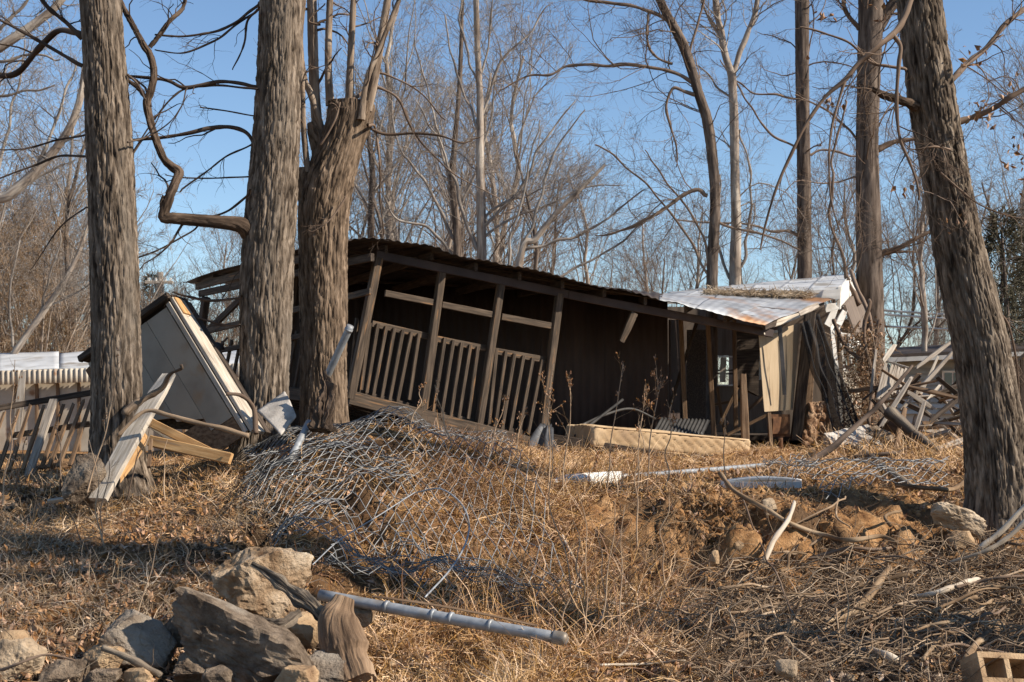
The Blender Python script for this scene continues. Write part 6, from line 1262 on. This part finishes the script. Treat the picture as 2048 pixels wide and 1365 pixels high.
pstick('fallen_branch', [(1900, 1125, 11.2), (1965, 1105, 11.1), (2010, 1080, 11.1), (2060, 1035, 11.1), (2100, 1010, 11.1)], 6, 13, M['bleached_stick'], 'pale branch before the leaning trunk, lower of two', 'branch', group=BR_)
for k, (a, b, lb) in enumerate((((1195, 1265), (1210, 1215), 'short pale stick in the straw right of the lying fence post'), ((1235, 1335), (1262, 1288), 'pale snapped stalk lying near the bottom edge'), ((1125, 1085), (1168, 1182), 'long pale stalk leaning in the straw right of the chain link'), ((1180, 1215), (1275, 1228), 'pale level stick low in the straw'), ((1200, 1350), (1370, 1340), 'long thin twig lying along the bottom edge'))):
    pstick('stick', [a, ((a[0] + b[0]) / 2 + 4, (a[1] + b[1]) / 2 + 3), b], 6, 4, M['bleached_stick'], lb, 'stick', off=.06)

# ------------------------------------------------------------------ weeds and saplings
def weed(base, top, Y, label, seed, seeds=40, w0=3.6, side=7, m='weed_stalk', bend=4, head=.5, name='dry_weed', group=None, cat='weed'):
    r = np.random.default_rng(seed); a = P(*base, Y); c = P(*top, Y); n = 6
    ax = np.array([a * (1 - t) + c * t for t in np.linspace(0, 1, n)]); ax[1:-1] += r.normal(0, bend * Y / FPX, (n - 2, 3)) * A(1, .6, .2)
    L = np.linalg.norm(c - a); root = thing(name, a, label, cat, group)
    g = Geo(); q = resample(np.c_[ax, np.linspace(w0, w0 * .35, n) / 2 * Y / FPX], 24); tubes(g, q[None, :, :3], q[None, :, 3], 5)
    S0, R0 = q[None, :, :3], q[None, :, 3]; P1, R1 = grow(S0, R0, side, head * .8, .98, .12, .34, .25, .75, 6, wander=.16, up=.14, r=r, rmin=.0016, lenpow=1); P2, R2 = grow(P1, R1, 3.5, .25, 1, .2, .5, .3, .8, 4, wander=.2, up=.1, r=r, rmin=.0013, lenpow=1)
    tubes(g, P1, R1, 3); tubes(g, P2, R2, 3); put(g, 'stalk', M[m], root)
    if seeds:
        pts = np.concatenate([P1[:, -1], P1[:, -2], P2[:, -1], P2[:, -2], S0[0, -6:]]) if len(P1) else S0[0, -6:]
        pts = pts[r.integers(0, len(pts), seeds)] + r.normal(0, .006, (seeds, 3)); V0, F0 = ICO[1]; V = V0[None] * (r.uniform(.004, .009, (seeds, 1, 1)) * A(.8, .8, 1.5)) + pts[:, None]
        g = Geo(); g.add(V.reshape(-1, 3), (F0[None] + (np.arange(seeds) * len(V0))[:, None, None]).reshape(-1, 3)); o = put(g, 'seed_heads', M['red_straw'], root); o['kind'] = 'stuff'
WG = 'tall dry weeds before the wreck'
W_ = [((1092, 1010), (1108, 728), 12.9, 'dry seeded weed tallest right of the last porch post', 90, 7), ((1128, 1000), (1140, 760), 12.8, 'dry weed stalk beside the black plastic sheet', 60, 6), ((1212, 985), (1246, 728), 13.3, 'slim dry weed curving up before the mattress end', 36, 5), ((1292, 985), (1312, 738), 13.2, 'bushy dry weed tallest before the mattress', 90, 9),
      ((1275, 990), (1290, 770), 13.1, 'grey dry weed left of the bushy one before the mattress', 40, 7), ((1330, 980), (1345, 800), 13.4, 'short dry weed before the mattress middle', 40, 5), ((1452, 1000), (1450, 835), 13.2, 'single thin weed before the mattress right part', 12, 2), ((1160, 1015), (1195, 905), 12.9, 'low reddish weed before the foam board', 40, 5), ((1232, 1000), (1222, 890), 12.9, 'low reddish weed behind the foam board end', 40, 5),
      ((965, 960), (1010, 790), 13.4, 'bent dry weed before the porch balusters', 40, 6), ((905, 905), (870, 770), 13.8, 'dry weed before the second porch post', 30, 5), ((820, 860), (845, 770), 14.3, 'small dry weed before the first porch bay', 30, 4), ((1010, 960), (1050, 830), 13.5, 'dry weed leaning right before the third porch bay', 30, 5)]
for k, (b0, t0, Y, lb, ns, sd_) in enumerate(W_): weed(b0, t0, Y, lb, 500 + k, ns, side=sd_, group=WG)
LW = 'slim saplings on the left slope'
for k, (b0, t0, Y, lb) in enumerate((((175, 985), (252, 700), 12.6, 'tall sapling rising across the left trunk'), ((200, 1105), (216, 905), 11.9, 'thin sapling upright before the grey concrete chunk'), ((212, 1110), (178, 880), 11.8, 'thin sapling leaning left before the concrete chunk'), ((120, 985), (118, 830), 13, 'reddish weed before the broken railing'), ((6, 1010), (30, 720), 12.5, 'tall weed at the left frame edge'), ((20, 1000), (60, 860), 12.6, 'reddish weed by the left frame edge'), ((256, 1290), (330, 1040), 9.9, 'reddish sapling on the slope above the angular boulder'), ((180, 1110), (135, 1020), 11.6, 'fine weed on the slope left of the concrete chunk'),
                                  ((400, 1180), (350, 1050), 10.8, 'fine bent weed on the slope left of the limestone boulder'), ((255, 1000), (300, 850), 12.7, 'grey weed beside the splintered plank'), ((330, 1000), (335, 880), 12.8, 'grey weed under the orange timbers'), ((1800, 1330), (1820, 1125), 9.0, 'single straight weed in front of the root tangle'), ((1700, 1290), (1690, 1130), 9.9, 'thin dead stalk at the top of the root tangle'))):
    weed(b0, t0, Y, lb, 700 + k, 16 if 'reddish' in lb or 'tall' in lb else 0, side=4, w0=3.6, m='twig_mid' if k % 2 else 'weed_stalk', head=.45, group=LW if k < 11 else None, name='sapling' if 'sapling' in lb else 'dry_weed', cat='sapling' if 'sapling' in lb else 'weed')
ST = 'bare tall stalks in the straw'
for k, (b0, t0, Y, lb) in enumerate((((1150, 1300), (1095, 820), 10.4, 'tallest bare stalk crossing the straw before the porch end'), ((1180, 1330), (1155, 980), 9.6, 'bare stalk right of the chain link'), ((1195, 1340), (1230, 1000), 9.6, 'bare stalk leaning right in the straw'), ((1240, 1345), (1250, 1010), 9.5, 'bare upright stalk in the middle of the straw'), ((1215, 1290), (1190, 1060), 10.0, 'short bare stalk in the straw'), ((1275, 1100), (1278, 850), 11.6, 'bare stalk over the straw edge above the scarp'), ((1165, 1210), (1145, 1040), 10.4, 'short bare stalk by the chain link edge'), ((1100, 1320), (1180, 1090), 9.6, 'bare stalk leaning over the end of the fence post'), ((1330, 1170), (1338, 990), 11.2, 'bare stalk before the left part of the scarp'))):
    weed(b0, t0, Y, lb, 800 + k, 0, side=1.5, w0=3.8, bend=6, group=ST, name='dry_stalk', cat='stalk')
# vine tangle over the broken end wall
rv = np.random.default_rng(91); n = 700
c = np.stack([rv.normal(0, 1, n), rv.normal(0, 1, n), rv.uniform(0, 1, n)], -1); b = np.array([P(1716 + 12 * (1 - t), 660 + 190 * t, 21.6) for t in c[:, 2]]) + c * A(.14, .25, 0)
d = unit(rv.normal(size=(n, 3)) * A(.7, .6, .5) + A(0, 0, -.5)); q = np.empty((n, 6, 3)); q[:, 0] = b; Lr = rv.uniform(.15, .6, n)[:, None]
for k in range(1, 6): d = unit(d + rv.normal(0, .35, (n, 3))); q[:, k] = q[:, k - 1] + d * Lr / 5
vt = thing('vine_tangle', P(1715, 860, 21.6), 'brown dead vine tangle hanging over the broken end wall', 'vine'); g = Geo(); tubes(g, q, rv.uniform(.003, .007, n)[:, None] * np.linspace(1, .5, 6)[None], 3); put(g, 'vines', M['dead_brown'], vt)
V, F = leafpatch(900, b, .10, .07, rv); g = Geo(); g.add(V, F); o = put(g, 'dead_leaves', M['leaf_brown'], vt, False); o['kind'] = 'stuff'
for k, pl in enumerate(([(1738, 600, 21.4), (1730, 680, 21.3), (1745, 760, 21.2), (1738, 850, 20.8)], [(1760, 640, 21.5), (1748, 720, 21.3), (1752, 800, 21.2)], [(1700, 540, 22.2), (1735, 620, 22), (1752, 700, 21.8)], [(1668, 640, 21.9), (1690, 690, 21.6), (1722, 720, 21.4)])):
    p, q_ = limb3([(a[0], a[1], 8, a[2] - 21) for a in pl], 21); g = Geo(); tube1(g, p, q_, 7, 30, rough=.03); put(g, 'vine', M['twig_mid'], vt)
# straw and leaves caught in the debris heap
d9 = lambda px, py, x, y: bumpf(px, 1640, 1960, 60) * bumpf(py, 840, 930, 30)
b = scatter(3500, d9, rg, (16, 22)); g = Geo(); o_, w_ = blades(b, rg, rg.uniform(.1, .5, len(b)), .7, .4, .010, 4); ribbons(g, o_, w_, rg); stuff(g, 'dry_grass', M['straw'], 'longer dry grass round the foot of the debris heap')
# stray dead twigs on the debris heap

# labels: things of one look told apart by their order across the photo
ORD = 'leftmost second third fourth fifth sixth seventh eighth ninth tenth eleventh twelfth thirteenth fourteenth fifteenth sixteenth seventeenth eighteenth nineteenth twentieth'.split()
byl = {}
for o in bpy.data.objects:
    if o.get('label') and o.get('category'): byl.setdefault(o['label'], []).append(o)
for lb, os_ in byl.items():
    if len(os_) > 1:
        os_.sort(key=lambda o: float(proj(np.array(o.location))[0])); n = len(os_)
        for k, o in enumerate(os_):
            j = n - 1 - k
            o['label'] = (('leftmost ' if k == 0 else ORD[k] + ' from left, ') if k <= j else ('rightmost ' if j == 0 else ORD[j] + ' from right, ')) + lb
